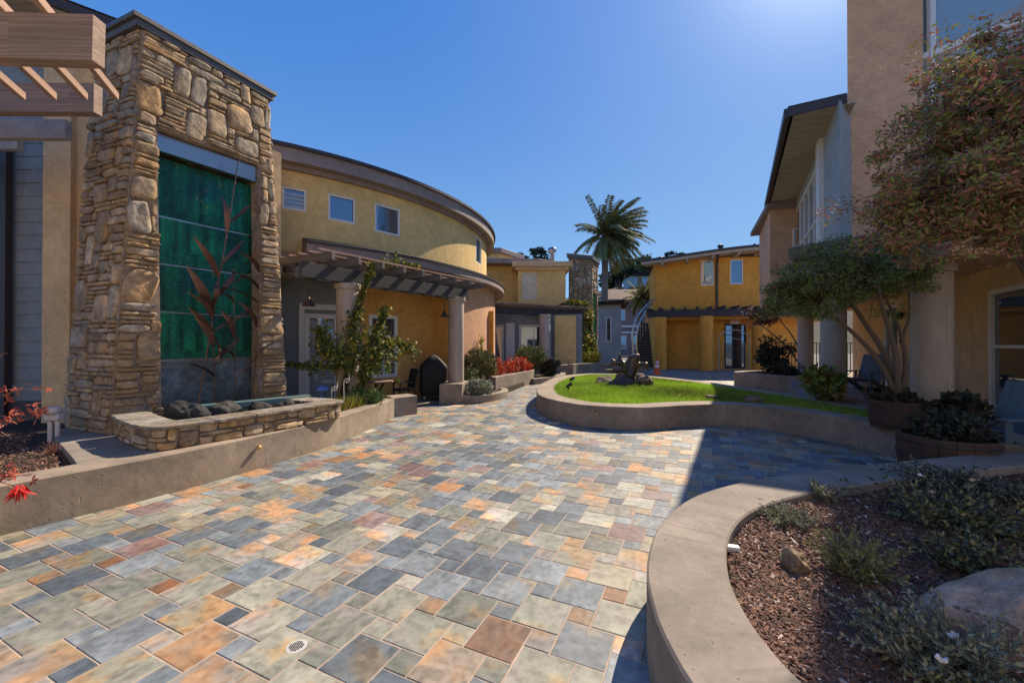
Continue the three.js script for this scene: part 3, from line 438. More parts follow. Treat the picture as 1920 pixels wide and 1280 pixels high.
// metal reeds in front of the waterfall
{
  const r = rng(404), s = thing('metal_reed_sculpture', 'tall copper reed sculpture with long curled leaves before the waterfall sheets', 'sculpture');
  const base = (t, o) => { const p = faceMap('FL', 'FR')(t, 1, 0.12 + o); return p; };
  const stem = (t0, h0, t1, h1, rad, leaves) => {
    const a = base(t0, 0).setY(h0), b = base(t1, 0.05).setY(h1), m = a.clone().lerp(b, 0.5).add(new THREE.Vector3(0.02, 0, 0.02));
    const c = new THREE.CatmullRomCurve3([a, a.clone().lerp(m, 0.5), m, m.clone().lerp(b, 0.55), b]);
    const st = part('stem', tube(c.getPoints(6), rad, rad * 0.6, 20, 6), M.copper, s);
    const kn = []; for (let i = 1; i < 9; i++) { const g = new THREE.SphereGeometry(rad * 1.5, 8, 6), p = c.getPointAt(i / 9); g.scale(1, 0.6, 1); g.translate(p.x, p.y, p.z); kn.push(uvm(g)); } part('node', kn, M.copper, st);
    for (const [u, ang, L, W, curl] of leaves) {
      const p = c.getPointAt(u), along = base(1, 0).sub(base(0, 0)).normalize(), out = new THREE.Vector3(0.85, 0, 0.5), dir = along.clone().multiplyScalar(Math.sin(ang)).add(new THREE.Vector3(0, Math.cos(ang), 0)).normalize(), sd = out.clone().multiplyScalar(0.75).addScaledVector(along, 0.66 * Math.cos(ang)).normalize(), P = [], idx = [], n = 10;
      for (let k = 0; k <= n; k++) { const t = k / n, w = 0.85 * W * Math.pow(Math.sin(Math.PI * Math.min(1, t * 0.94 + 0.06)), 0.8), q = p.clone().addScaledVector(dir, L * t).addScaledVector(along, curl * Math.sin(ang || 0.3) * t * t).add(new THREE.Vector3(0, -Math.abs(curl) * 0.6 * t * t, 0)).addScaledVector(out, 0.10 * Math.sin(t * 3)); for (const [e, dz] of [[-1, 0], [0, -0.35], [1, 0]]) { const v = q.clone().addScaledVector(sd, e * w).addScaledVector(out, dz * w * 0.8); P.push(v.x, v.y, v.z); } }
      for (let k = 0; k < n; k++) for (let e = 0; e < 2; e++) { const o = k * 3 + e; idx.push(o, o + 1, o + 3, o + 1, o + 4, o + 3); }
      const g = new THREE.BufferGeometry(); g.setAttribute('position', new THREE.Float32BufferAttribute(P, 3)); g.setIndex(idx); g.computeVertexNormals(); part('leaf', uvm(g), M.copper, s);
    }
  };
  stem(0.40, 0.68, 0.63, 4.85, 0.014, [[0.28, -0.5, 0.55, 0.07, 0.1], [0.34, -0.35, 0.95, 0.09, 0.12], [0.5, -0.55, 0.75, 0.07, -0.05], [0.56, 0.45, 0.6, 0.05, 0.15], [0.68, -0.12, 0.6, 0.055, 0.0], [0.72, 0.55, 0.6, 0.05, 0.1], [0.42, 0.4, 0.62, 0.055, 0.1], [0.15, 0.9, 0.45, 0.035, 0.2], [0.3, 2.9, 0.55, 0.075, 0.1]]);
  stem(0.50, 0.68, 0.47, 2.3, 0.010, [[0.3, -0.7, 0.5, 0.055, 0.2], [0.45, 0.5, 0.6, 0.06, 0.2], [0.6, -0.4, 0.6, 0.07, 0.1], [0.75, 0.6, 0.45, 0.05, 0.25], [0.9, -0.5, 0.55, 0.06, 0.2], [1, 0.1, 0.5, 0.05, 0.1]]);
  stem(0.62, 0.66, 0.60, 2.95, 0.011, [[0.35, -0.6, 0.5, 0.04, 0.3], [0.5, -0.35, 0.55, 0.06, 0.1], [0.62, 0.5, 0.5, 0.045, 0.3], [0.75, -0.6, 0.42, 0.04, 0.3], [0.9, 0.6, 0.5, 0.05, 0.35], [0.2, 0.6, 0.6, 0.03, 0.1]]);
  stem(0.74, 0.66, 0.78, 3.6, 0.012, [[0.3, 0.7, 0.5, 0.03, 0.2], [0.45, -0.45, 0.6, 0.06, 0.15], [0.6, -1.0, 0.75, 0.05, 0.3], [0.68, -0.75, 0.5, 0.055, 0.2], [0.78, -0.6, 0.5, 0.06, 0.15], [0.35, 1.2, 0.5, 0.03, 0.3], [0.15, 1.4, 0.5, 0.03, 0.3]]);
}

// ------------------------------------------------------------------ buildings
function windowIn(parent, map, u0, u1, h0, h1, o = {}) {              // a frame, its panes and bars, set into an opening of a skin
  const fw = o.fw ?? 0.06, z = o.z ?? -0.05, P = (u, h, e = 0) => map(u, h, z + e), n = map(u0, h0, 0).sub(map(u0, h0, -1)).normalize();
  const w = part(o.name ?? 'window', [bar(P(u0 + fw / 2, h0), P(u0 + fw / 2, h1), fw, 0.07, 0.004, n), bar(P(u1 - fw / 2, h0), P(u1 - fw / 2, h1), fw, 0.07, 0.004, n), bar(P(u0 + fw, h0 + fw / 2), P(u1 - fw, h0 + fw / 2), 0.07, fw, 0.004), bar(P(u0 + fw, h1 - fw / 2), P(u1 - fw, h1 - fw / 2), 0.07, fw, 0.004), ...(o.bars ?? []).map(([k, t]) => k === 'v' ? bar(P(t, h0 + fw, 0.002), P(t, h1 - fw, 0.002), 0.05, 0.066, 0, n) : bar(P(u0 + fw, t, 0.002), P(u1 - fw, t, 0.002), 0.066, 0.05))], o.mat ?? M.white, parent);
  part('pane', skin((u, h, f) => map(u, h, z - 0.015 + f), u0 + fw - 0.005, u1 - fw + 0.005, h0 + fw - 0.005, h1 - fw + 0.005, [], 0.3), o.glass ?? M.glass, w);
  if (o.blind) { const s = []; for (let h = h0 + fw + 0.04; h < h1 - fw - 0.02; h += o.blind) s.push(bar(P(u0 + fw, h, -0.008), P(u1 - fw, h, -0.008), 0.012, o.blind * 0.62)); const b = part('blind_slat', s, M.blind, w); }
  return w;
}
const rad = Math.PI / 180;
const arcPath = (cx, cd, R, a0, a1, st = 2) => { const o = [], n = Math.ceil(Math.abs(a1 - a0) / st); for (let i = 0; i <= n; i++) { const a = lerp(a0, a1, i / n) * rad; o.push([cx + R * Math.sin(a), cd - R * Math.cos(a)]); } return o; };
function boardsOn(parent, map, u0, u1, h0, h1, step, mat, ops = [], name = 'siding_board') {   // lapped boards, each a part, cut at the openings
  for (let h = h0; h < h1 - 0.02; h += step) {
    const hi = Math.min(h + step + 0.012, h1); let segs = [[u0, u1]];
    for (const o of ops) if (h + step > o[2] && h < o[3]) segs = segs.flatMap(([a, b]) => [[a, Math.min(b, o[0])], [Math.max(a, o[1]), b]].filter(([p, q]) => q - p > 0.03));
    for (const [a, b] of segs) { const g = []; g.push(skin((u, y, f) => map(u, y, f + lerp(0.022, 0.004, (y - h) / step)), a, b, h, hi, [], 0.5), skin((u, y, f) => map(u, h, 0.022 * (y - h) / 0.02), a, b, h, h + 0.02, [], 0.5)); part(name, g, mat, parent); }
  }
}
{ // round yellow house
  const cx = -10.3, cd = 17.8, hs = thing('round_house', 'round yellow two storey house with brown eave band and square upper windows', 'building');
  const m1 = arcMap(cx, cd, 9.17), u = (a) => a * rad * 9.17;
  const W = [[30.9, 34.2, 5.0, 5.55, 0.1], [37.4, 41.7, 4.91, 5.59], [45.1, 50.1, 4.83, 5.62], [76.5, 81.5, 4.85, 5.85]];
  part('wall', skin(m1, u(0), u(140), 3.95, 6.1, W.map(([a, b, c, d]) => [u(a), u(b), c, d]), 0.3, 0.1), M.yellow, hs);
  W.forEach(([a, b, c, d, bl]) => windowIn(hs, m1, u(a), u(b), c, d, { blind: bl, fw: 0.05, z: -0.04 }));
  const pf = arcPath(cx, cd, 9.5, 0, 140);
  part('fascia', [sweep(pf, [[0.36, 6.07], [0, 6.07], [0, 6.38], [0.1, 6.38]]), sweep(pf, [[0.36, 5.95], [0.22, 5.95], [0.22, 6.07], [0.3, 6.07]])], M.fascia, hs);
  part('gutter', sweep(pf, [[0.02, 6.38], [-0.07, 6.38], [-0.07, 6.46], [0.3, 6.50]]), M.gutter, hs);
  part('roof', prism([...arcPath(cx, cd, 9.44, 0, 140, 4), [cx, cd]], 6.44, 6.52), M.roofing, hs);
  const pc = arcPath(cx, cd, 9.95, 33.7, 140);
  const cano = part('canopy', [sweep(pc, [[0.85, 3.86], [0, 3.86], [0, 4.08], [0.85, 4.34]])], M.fascia, hs); part('drip_edge', sweep(pc, [[0.0, 4.06], [-0.035, 4.06], [-0.035, 4.12], [0.84, 4.37]]), M.gutter, cano);
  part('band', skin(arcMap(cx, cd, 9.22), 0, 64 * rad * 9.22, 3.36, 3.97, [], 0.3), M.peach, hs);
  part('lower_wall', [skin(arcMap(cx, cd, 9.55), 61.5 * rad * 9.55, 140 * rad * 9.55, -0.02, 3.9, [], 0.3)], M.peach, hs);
  const m2 = arcMap(cx, cd, 8.7), v = (a) => a * rad * 8.7, door = [v(34.4), v(40.0), 0.05, 2.5], win = [v(45.5), v(51.7), 0.72, 2.55];
  const rw = part('recess_wall', skin(m2, 0, v(44), -0.02, 3.4, [door], 0.3, 0.1), M.siding, hs);
  boardsOn(rw, m2, v(26), v(44), 0.0, 3.35, 0.17, M.siding, [[v(33.7), v(40.7), 0, 2.66]]);
  part('recess_wall', [skin(m2, v(44), v(63), -0.02, 3.4, [win], 0.3, 0.1), skin((q, h, o) => { const a = 61.6 * rad; return V(cx + (8.7 + q) * Math.sin(a) - o * Math.cos(a), h, cd - (8.7 + q) * Math.cos(a) - o * Math.sin(a)); }, 0, 0.86, -0.02, 3.8)], M.amber, hs);
  part('soffit', [prism([...arcPath(cx, cd, 9.6, 0, 64, 3), ...arcPath(cx, cd, 8.6, 64, 0, 3)], 3.36, 3.42)], M.soffit, hs);
  const dr = windowIn(hs, m2, door[0], door[1], door[2], door[3], { name: 'door', fw: 0.12, blind: 0.045, z: -0.03 }); 
  const hd = new THREE.SphereGeometry(0.035, 10, 8), hp = m2(door[1] - 0.08, 1.05, 0.06); hd.translate(hp.x, hp.y, hp.z); part('knob', uvm(hd), M.zinc, dr);
  part('door_trim', [bar(m2(v(33.9), 0, 0.03), m2(v(33.9), 2.62, 0.03), 0.13, 0.05, 0.004, m2(v(34), 0, 1).sub(m2(v(34), 0, 0))), bar(m2(v(40.5), 0, 0.03), m2(v(40.5), 2.62, 0.03), 0.13, 0.05, 0.004, m2(v(40), 0, 1).sub(m2(v(40), 0, 0))), bar(m2(v(33.5), 2.68, 0.03), m2(v(40.9), 2.68, 0.03), 0.05, 0.15, 0.004)], M.white, hs);
  windowIn(hs, m2, win[0], win[1], win[2], win[3], { fw: 0.10, bars: [['v', (win[0] + win[1]) / 2]], z: -0.02 });
  part('pilaster', [bar(V(cx + 9.62 * Math.sin(79.8 * rad), 0, cd - 9.62 * Math.cos(79.8 * rad)), V(cx + 9.62 * Math.sin(79.8 * rad), 3.0, cd - 9.62 * Math.cos(79.8 * rad)), 0.22, 0.14, 0.01)], M.orange, hs);
}
function column(x, d, h0, h1, r, mat, label, group, cap = true) {
  const c = thing('column', label, 'column', V(x, h0, d), 0, group);
  part('shaft', lathe([[0, 0], [r, 0], [r, h1 - h0 - (cap ? 0.13 : 0)], [0, h1 - h0 - (cap ? 0.13 : 0)]], 36), mat, c);
  if (cap) part('capital', lathe([[0, -0.13], [r + 0.02, -0.13], [r + 0.045, -0.115], [r + 0.045, -0.01], [r + 0.03, 0], [0, 0]].map(([a, b]) => [a, b + h1 - h0]), 36), mat, c);
  return c;
}
function pergola(label, a, b, hb, o) {                                // plan points a -> b of the main beam; rafters cross it
  const p = thing('pergola', label, 'pergola'), L = Math.hypot(b[0] - a[0], b[1] - a[1]), u = [(b[0] - a[0]) / L, (b[1] - a[1]) / L], n = [u[1], -u[0]];   // n points to the court
  const at = (s, e, h) => V(a[0] + u[0] * s + n[0] * e, h, a[1] + u[1] * s + n[1] * e), bt = hb + (o.bh ?? 0.3);
  for (const e of o.beams ?? [-0.12, 0.12]) part('beam', bar(at(-(o.over ?? 0.6), e, (hb + bt) / 2), at(L + (o.over ?? 0.6), e, (hb + bt) / 2), 0.09, bt - hb, 0.006), o.beamMat ?? M.slateBeam, p);
  for (let i = 0; i < o.n; i++) { const s = lerp(o.s0 ?? 0, o.s1 ?? L, i / (o.n - 1)); part('rafter', bar(at(s + (o.fan ?? 0) * (i / o.n - 0.5), -o.back, bt + 0.075 + (o.lift ?? 0)), at(s, o.front, bt + 0.075), 0.075, 0.15, 0.006), o.rafterMat ?? M.beamGrey, p); }
  for (let i = 0; i < (o.slats ?? 0); i++) { const e = lerp(-o.back + 0.15, o.front - 0.1, i / (o.slats - 1)); part('slat', bar(at(-(o.over ?? 0.6), e, bt + 0.172), at(L + (o.over ?? 0.6), e, bt + 0.172), 0.045, 0.04, 0.004), o.slatMat ?? M.rafter, p); }
  return p;
}
column(-3.7, 9.2, 0.35, 3.05, 0.24, M.column, 'round tan column wrapped in climbing vine beside the white door');
column(-1.68, 12.3, 0.55, 3.1, 0.235, M.column, 'round tan column standing on the pier beside the covered grill');
pergola('dark timber pergola with rafters over the patio of the yellow house', [-4.25, 8.35], [-1.55, 12.5], 3.05, { n: 9, s0: 0.1, s1: 4.95, back: 1.5, front: 0.85, slats: 7, over: 0.15, fan: 0.8 });
{ // hanging lamps under the pergola
  for (const [x, h, d, lab] of [[-4.35, 2.52, 8.75, 'copper bell lamp hanging before the white door with blinds'], [-1.98, 2.5, 12.0, 'dark bell lamp hanging beside the plain tan column']]) {
    const l = thing('hanging_lamp', lab, 'lamp', V(x, h, d)); part('shade', lathe([[0.02, 0.2], [0.035, 0.15], [0.06, 0.10], [0.13, 0.02], [0.14, 0], [0.12, 0.01], [0.05, 0.09], [0, 0.12]], 20), M.bronze, l); part('rod', lathe([[0, 0.2], [0.008, 0.2], [0.008, 0.58], [0, 0.58]], 8), M.black, l);
  }
}
{ // house with blue grey siding beside the fountain
  const h = thing('siding_house', 'house corner of blue grey lap siding and cream stucco behind the fountain tower', 'building');
  const m = lineMap(-11.5, 7.3, -8.0, 7.3), P = (x, y, d) => V(x, y, d);
  part('wall', skin(m, 0, 3.5, 0, 7.3), M.siding, h); boardsOn(h, m, 0.6, 3.5, 0.35, 5.6, 0.235, M.siding);
  part('stucco_wall', [prism([[-8.02, 6.98], [-7.55, 6.98], [-7.55, 8.6], [-8.02, 8.6]], 0, 7.25), prism([[-7.55, 7.08], [-6.5, 7.3], [-5.2, 9.2], [-6.4, 9.6], [-7.55, 8.6]], 0, 6.0)], M.cream, h);
  part('downspout', [bar(P(-8.92, 0.4, 7.18), P(-8.92, 5.4, 7.18), 0.16, 0.11, 0.01)], M.gutter, h);
  part('base_board', bar(P(-11.5, 0.52, 7.22), P(-8.05, 0.52, 7.22), 0.06, 0.36, 0), M.gutter, h);
  const e0 = V(-8.6, 7.42, 6.05), e1 = V(-6.3, 7.42, 8.1);
  part('eave', [prism([[-8.6, 6.05], [-6.3, 8.1], [-8.5, 10.5], [-11, 8.2]], 7.30, 7.36)], M.boards, h); part('gutter', [bar(e0, e1, 0.14, 0.15, 0.02)], M.gutter, h); part('roof', prism([[-8.6, 6.1], [-6.35, 8.1], [-8.5, 10.5], [-11, 8.2]], 7.44, 7.6), M.roofing, h);
}
{ // unseen house added behind the viewer, its sunlit front bouncing warm light into shade
  const h = thing('added_court_house', 'unseen cream stucco house added opposite the orange house to bounce warm sunlight into the court', 'building'), m = lineMap(13, -5.0, -11, -4.2), ops = []; for (let i = 0; i < 6; i++) ops.push([1.6 + i * 3.9, 3.2 + i * 3.9, 4.2, 5.6], [1.4 + i * 3.9, 3.4 + i * 3.9, 0.2, 2.4]);
  part('wall', skin(m, 0, m.L, -0.02, 6.8, ops, 2, 0.12), M.hatch, h); for (const o of ops) windowIn(h, m, ...o, { fw: 0.09, name: o[2] < 1 ? 'door' : 'window' });
  part('eave', prism([[-11.4, -3.9], [13.4, -4.7], [13.4, -10], [-11.4, -10]], 6.8, 7.1, 0.02), M.fascia, h);
}
{ // timber pergola over the mulch bed
  const p = thing('pergola', 'brown timber pergola with pale rafter tails over the mulch bed by the siding', 'pergola');
  part('beam', bar(V(-9, 4.42, 3.45), V(-3.60, 4.33, 3.55), 0.12, 0.40, 0.008), M.beam, p);
  part('beam', bar(V(-10, 4.89, 5.3), V(-5.38, 4.87, 5.3), 0.12, 0.38, 0.008), M.beam, p);
  part('beam', bar(V(-10, 4.86, 6.0), V(-6.52, 4.84, 6.0), 0.10, 0.28, 0.008), M.columnGrey, p);  // sunlight put into the colour: this beam and the next are pale grey
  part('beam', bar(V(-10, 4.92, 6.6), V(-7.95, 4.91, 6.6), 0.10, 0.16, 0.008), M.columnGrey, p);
  for (let i = 0; i < 9; i++) { const x = -4.0 - i * 0.36; part('rafter', bar(V(x + 0.14, 4.63, 3.1), V(x - 0.58, 4.565, 4.72), 0.05, 0.085, 0.006), M.rafter, p); }
  part('post', lathe([[0, 0], [0.2, 0], [0.2, 4.1], [0, 4.1]], 24).translate(-6.6, 0, -3.55), M.column, p);
}
{ // far orange house with columns
  const cx = 15.3, cd = 36, hs = thing('orange_house', 'orange stucco house with curved wall, arched gate and thick columns', 'building'), m = arcMap(cx, cd, 9.5), u = (a) => a * rad * 9.5;
  const W = [[-17.4, -12.8, 5.55, 7.2], [-6.8, -1.9, 5.58, 7.2], [5.4, 10, 5.58, 7.2]];
  part('wall', skin(m, u(-35), u(45), 3.3, 7.35, W.map(([a, b, c, d]) => [u(a), u(b), c, d]), 0.4, 0.12), M.orange, hs); W.forEach(([a, b, c, d]) => windowIn(hs, m, u(a), u(b), c, d, { fw: 0.08 }));
  const m2 = arcMap(cx, cd, 8.6), v = (a) => a * rad * 8.6, dr = [v(-7.0), v(2.6), 0.05, 3.05];
  part('lower_wall', [skin(m2, v(-36.6), v(45), -0.02, 3.6, [dr], 0.4, 0.12), skin((q, h, o) => { const a = -35 * rad; return V(cx + (8.6 + q) * Math.sin(a), h, cd - (8.6 + q) * Math.cos(a)); }, 0, 0.9, 3.3, 7.3), skin((q, h) => V(lerp(9.86, 12.6, q / 10), h, lerp(28.2, 38.5, q / 10)), 0, 10, -0.02, 7.3)], M.orange, hs);
  part('soffit', prism([...arcPath(cx, cd, 9.55, -35, 45, 4), ...arcPath(cx, cd, 8.5, 45, -36, 4)], 3.3, 3.36), M.orange, hs);
  const d = windowIn(hs, m2, dr[0], dr[1], dr[2], dr[3], { name: 'door', fw: 0.10, mat: M.black, bars: [['v', v(-2.2)], ['h', 2.3]] });
  const pf = arcPath(cx, cd, 10.4, -38.5, 45), lift = (g) => { const p = g.attributes.position; for (let i = 0; i < p.count; i++) { const k = ss(9, 17, p.getX(i)); p.setY(i, p.getY(i) + 0.55 * k); } g.computeVertexNormals(); return g; };
  part('soffit', lift(sweep(pf, [[0.95, 7.10], [0.0, 7.12], [0, 7.28]])), M.soffit, hs); part('fascia', lift(sweep(pf, [[0, 7.28], [-0.04, 7.28], [-0.04, 7.44], [1.8, 7.62]])), M.gutter, hs);
  part('roof', lift(prism([...arcPath(cx, cd, 10.2, -38, 45, 4), [cx + 3, cd], [cx - 3, cd]], 7.30, 7.46)), M.roofing, hs);
  for (let i = 0; i < 7; i++) { const a = (-31 + i * 8.5) * rad, k = 0.55 * ss(9, 17, cx + 9.9 * Math.sin(a)); part('bracket', bar(V(cx + 9.48 * Math.sin(a), 6.98 + k, cd - 9.48 * Math.cos(a)), V(cx + 10.3 * Math.sin(a), 7.03 + k, cd - 10.3 * Math.cos(a)), 0.14, 0.2), M.soffit, hs); }
  part('downspout', tube([V(13.15, 7.5, 26.0), V(13.32, 7.0, 26.55), V(13.34, 6.6, 26.62), V(13.34, 3.9, 26.62)], 0.075, 0.075, 14, 8), M.gutter, hs);
  for (const [x, h, dd, s] of [[10.9, 7.3, 30, 0.22], [14.8, 7.95, 29, 0.2], [17.2, 8.0, 29, 0.12]]) part('roof_vent', lathe([[0, 0], [s * 0.6, 0], [s * 0.6, 0.55], [s, 0.6], [s, 0.75], [0, 0.85]], 16).translate(x, h, -dd), M.gutter, hs);
  const tm = (t) => t; const ex = thing('exit_sign', 'red lettered exit sign above the arched gate', 'sign', V(14.72, 3.18, 27.05)); part('panel', box(0.62, 0.30, 0.06, 0, 0, 0, 0, 0.01), M.white, ex);
  const L = []; const stroke = (x, list) => list.forEach(([a, b, c, e]) => L.push(bar(new THREE.Vector3(x + a, b, 0.035), new THREE.Vector3(x + c, e, 0.035), 0.028, 0.028)));
  stroke(-0.26, [[0, -0.09, 0, 0.09], [0, 0.09, 0.09, 0.09], [0, 0, 0.08, 0], [0, -0.09, 0.09, -0.09]]); stroke(-0.12, [[0, -0.09, 0.10, 0.09], [0, 0.09, 0.10, -0.09]]); stroke(0.06, [[0, -0.09, 0, 0.09]]); stroke(0.13, [[0, 0.09, 0.13, 0.09], [0.065, -0.09, 0.065, 0.09]]); part('letters', L, M.red, ex);
  for (const [a, dd, l] of [[-32.2, 9.95, 'orange round column at the foot of the outdoor stair'], [-16, 9.95, 'orange round column beside the arched gate, nearer the stair'], [2.6, 9.95, 'orange round column behind the dark shrub by the railing']]) column(cx + dd * Math.sin(a * rad), cd - dd * Math.cos(a * rad), 0, 3.5, 0.42, M.orange, l, undefined, false);
  const pg = thing('pergola', 'slate grey beam and short rafters along the front of the orange house', 'pergola');
  part('beam', sweep(arcPath(cx, cd, 10.15, -37, 30), [[0, 3.5], [0, 3.95], [0.25, 3.95], [0.25, 3.5], [0, 3.5]]), M.slateBeam, pg);
  for (let i = 0; i < 14; i++) { const a = (-36 + i * 4.2) * rad; part('rafter', bar(V(cx + 9.3 * Math.sin(a), 4.03, cd - 9.3 * Math.cos(a)), V(cx + 10.7 * Math.sin(a), 4.03, cd - 10.7 * Math.cos(a)), 0.09, 0.15), M.slateBeam, pg); }
  const ar = thing('arched_gate', 'pale metal arched gate frame before the dark glazed door', 'gate');
  for (const [w, hh, rr] of [[0.95, 2.0, 0.035], [0.72, 1.6, 0.022]]) { const pts = []; for (let i = 0; i <= 16; i++) { const a = Math.PI * i / 16; pts.push(V(13.87 - w * Math.cos(a), hh + w * 0.62 * Math.sin(a), 25.6)); } part('arch', tube([V(13.87 - w, 0, 25.6), V(13.87 - w, hh * 0.6, 25.6), ...pts, V(13.87 + w, hh * 0.6, 25.6), V(13.87 + w, 0, 25.6)], rr, rr, 50, 8), M.boards, ar); }
  const rl = thing('railing', 'black metal picket railing in front of the sunlit orange wall', 'railing'); for (let i = 0; i <= 26; i++) part('picket', bar(V(14.6 + i * 0.17, 0.1, 22.6), V(14.6 + i * 0.17, 1.75, 22.6), 0.03, 0.03), M.black, rl); part('rail', [bar(V(14.5, 1.76, 22.6), V(19.1, 1.76, 22.6), 0.05, 0.04), bar(V(14.5, 0.2, 22.6), V(19.1, 0.2, 22.6), 0.05, 0.04)], M.black, rl);
}
{ // middle yellow house, its pergola and its own small fountain tower
  const h = thing('yellow_house', 'yellow flat roofed house with white hatch above a timber pergola', 'building');
  const wl = lineMap(-4.5, 25, 0.45, 25.6); part('wall', skin(wl, 0, wl.L, 0, 6.55), M.yellow, h);
  part('eave', prism([[-4.5, 24.3], [1.6, 24.6], [3.8, 26.5], [3.8, 30], [-4.5, 30]], 6.55, 6.85, 0.02), M.fascia, h); part('upper_roof', [prism([[-4.5, 27], [-0.9, 27], [0.6, 29], [-4.5, 31]], 6.85, 7.7)], M.yellow, h); part('upper_eave', prism([[-4.5, 26.7], [-0.7, 26.7], [0.9, 29.2], [-4.5, 31]], 7.7, 8.0, 0.02), M.fascia, h);
  const bx = lineMap(0.35, 24.0, 3.15, 24.0), ht = [0.22, 1.13, 4.3, 5.92];
  part('front_wall', [skin(bx, 0, bx.L, 0, 6.2, [ht], 0.5, 0.06), skin(lineMap(3.15, 24, 3.15, 26), 0, 2, 0, 6.2), skin(lineMap(0.35, 26, 0.35, 24), 0, 2, 0, 6.2)], M.yellow, h);
  const hd = part('hatch', skin((u, y, f) => bx(u, y, f - 0.03), ht[0], ht[1], ht[2], ht[3]), M.hatch, h); part('latch', box(0.07, 0.07, 0.05, 0.35 + 0.34, 5.05, -23.96), M.zinc, hd);
  part('parapet', [prism([[0.0, 23.65], [3.5, 23.65], [3.5, 26.5], [0, 26.5]], 6.2, 6.5, 0.02), prism([[0.2, 23.8], [3.3, 23.8], [3.3, 26.5], [0.2, 26.5]], 6.02, 6.2, 0.01)], M.cream, h);
  part('roof_vent', [lathe([[0, 0], [0.13, 0], [0.13, 0.9], [0.26, 0.95], [0.26, 1.15], [0, 1.25]], 16).translate(2.45, 6.4, -25)], M.zinc, h);
  const lw = lineMap(-2.2, 24.6, 4.0, 24.6), dr = [[1.15, 1.75, 0.3, 2.8], [2.6, 4.3, 0.3, 2.8]];
  part('lower_wall', skin((u, y, f) => lw(u, y, f + 1.3), 0, 6.2, 0, 3.4, dr, 1, 0.1), M.siding, h); dr.forEach(([a, b, c, d], i) => windowIn(h, (u, y, f) => lw(u, y, f + 1.3), a, b, c, d, { name: 'door', fw: 0.14, bars: i ? [['v', 3.45]] : [] }));
  part('door_panel', bar(V(-0.1, 0.3, 23.2), V(-0.1, 2.9, 23.2), 0.5, 0.05, 0, new THREE.Vector3(0, 0, 1)), M.white, h);
  part('porch_wall', prism([[2.4, 23.0], [3.6, 23.0], [3.6, 23.25], [2.4, 23.25]], 0, 3.3), M.yellow, h);
  column(1.78, 22.3, 0.3, 3.3, 0.30, M.columnGrey, 'round grey column beside the clipped green bush'); column(3.62, 24.3, 0.3, 3.35, 0.28, M.column, 'round tan column beside the yellow leaved vine');
  pergola('weathered timber pergola on two columns below the white hatch', [-0.9, 21.6], [3.9, 24.4], 3.32, { n: 10, back: 1.6, front: 0.9, slats: 6, over: 0.4, bh: 0.34 });
  const t = thing('stone_tower', 'second ledgestone fountain tower with a narrow green panel, clad in vine', 'fountain'), r = rng(707);
  const b = { a: [3.55, 25.6], b: [5.05, 26.2], c: [5.75, 27.6], d: [4.2, 27.4] };
  part('core', prism([b.a, b.b, b.c, b.d], 0, 7.1), M.mortarDark, t); part('cap', prism([[3.4, 25.4], [5.15, 26.05], [5.95, 27.7], [4.1, 27.6]], 7.1, 7.35, 0.01), M.cap, t);
  const fa = lineMap(...b.a, ...b.b), fb = lineMap(...b.b, ...b.c), st = [];
  for (const [mp, blk] of [[fa, () => false], [fb, (q, v) => q > 0.2 && q < 0.8 && v < 0.72]]) for (const [p, q, c, d] of packStones(r, mp.L, 7.0, 0.1, blk, 0.3)) st.push([stoneGeo(r, (a, v, o) => mp(a * mp.L, v * 7.0, o), mp.L, 7.0, p, q, c, d, 0.012, 0.07), (q - p) * (d - c)]);
  st.sort((p, q) => q[1] - p[1]); st.slice(0, 60).forEach(([g]) => part('stone', g, STONE[(r() * 8) | 0], t)); part('stone', st.slice(60).map((s) => s[0]), STONE[1], t).userData.kind = 'stuff';
  part('waterfall_sheet', skin((u, y, f) => fb(u, y, f + 0.03), 0.35, fb.L - 0.3, 0.5, 5.0), M.patina, t);
}
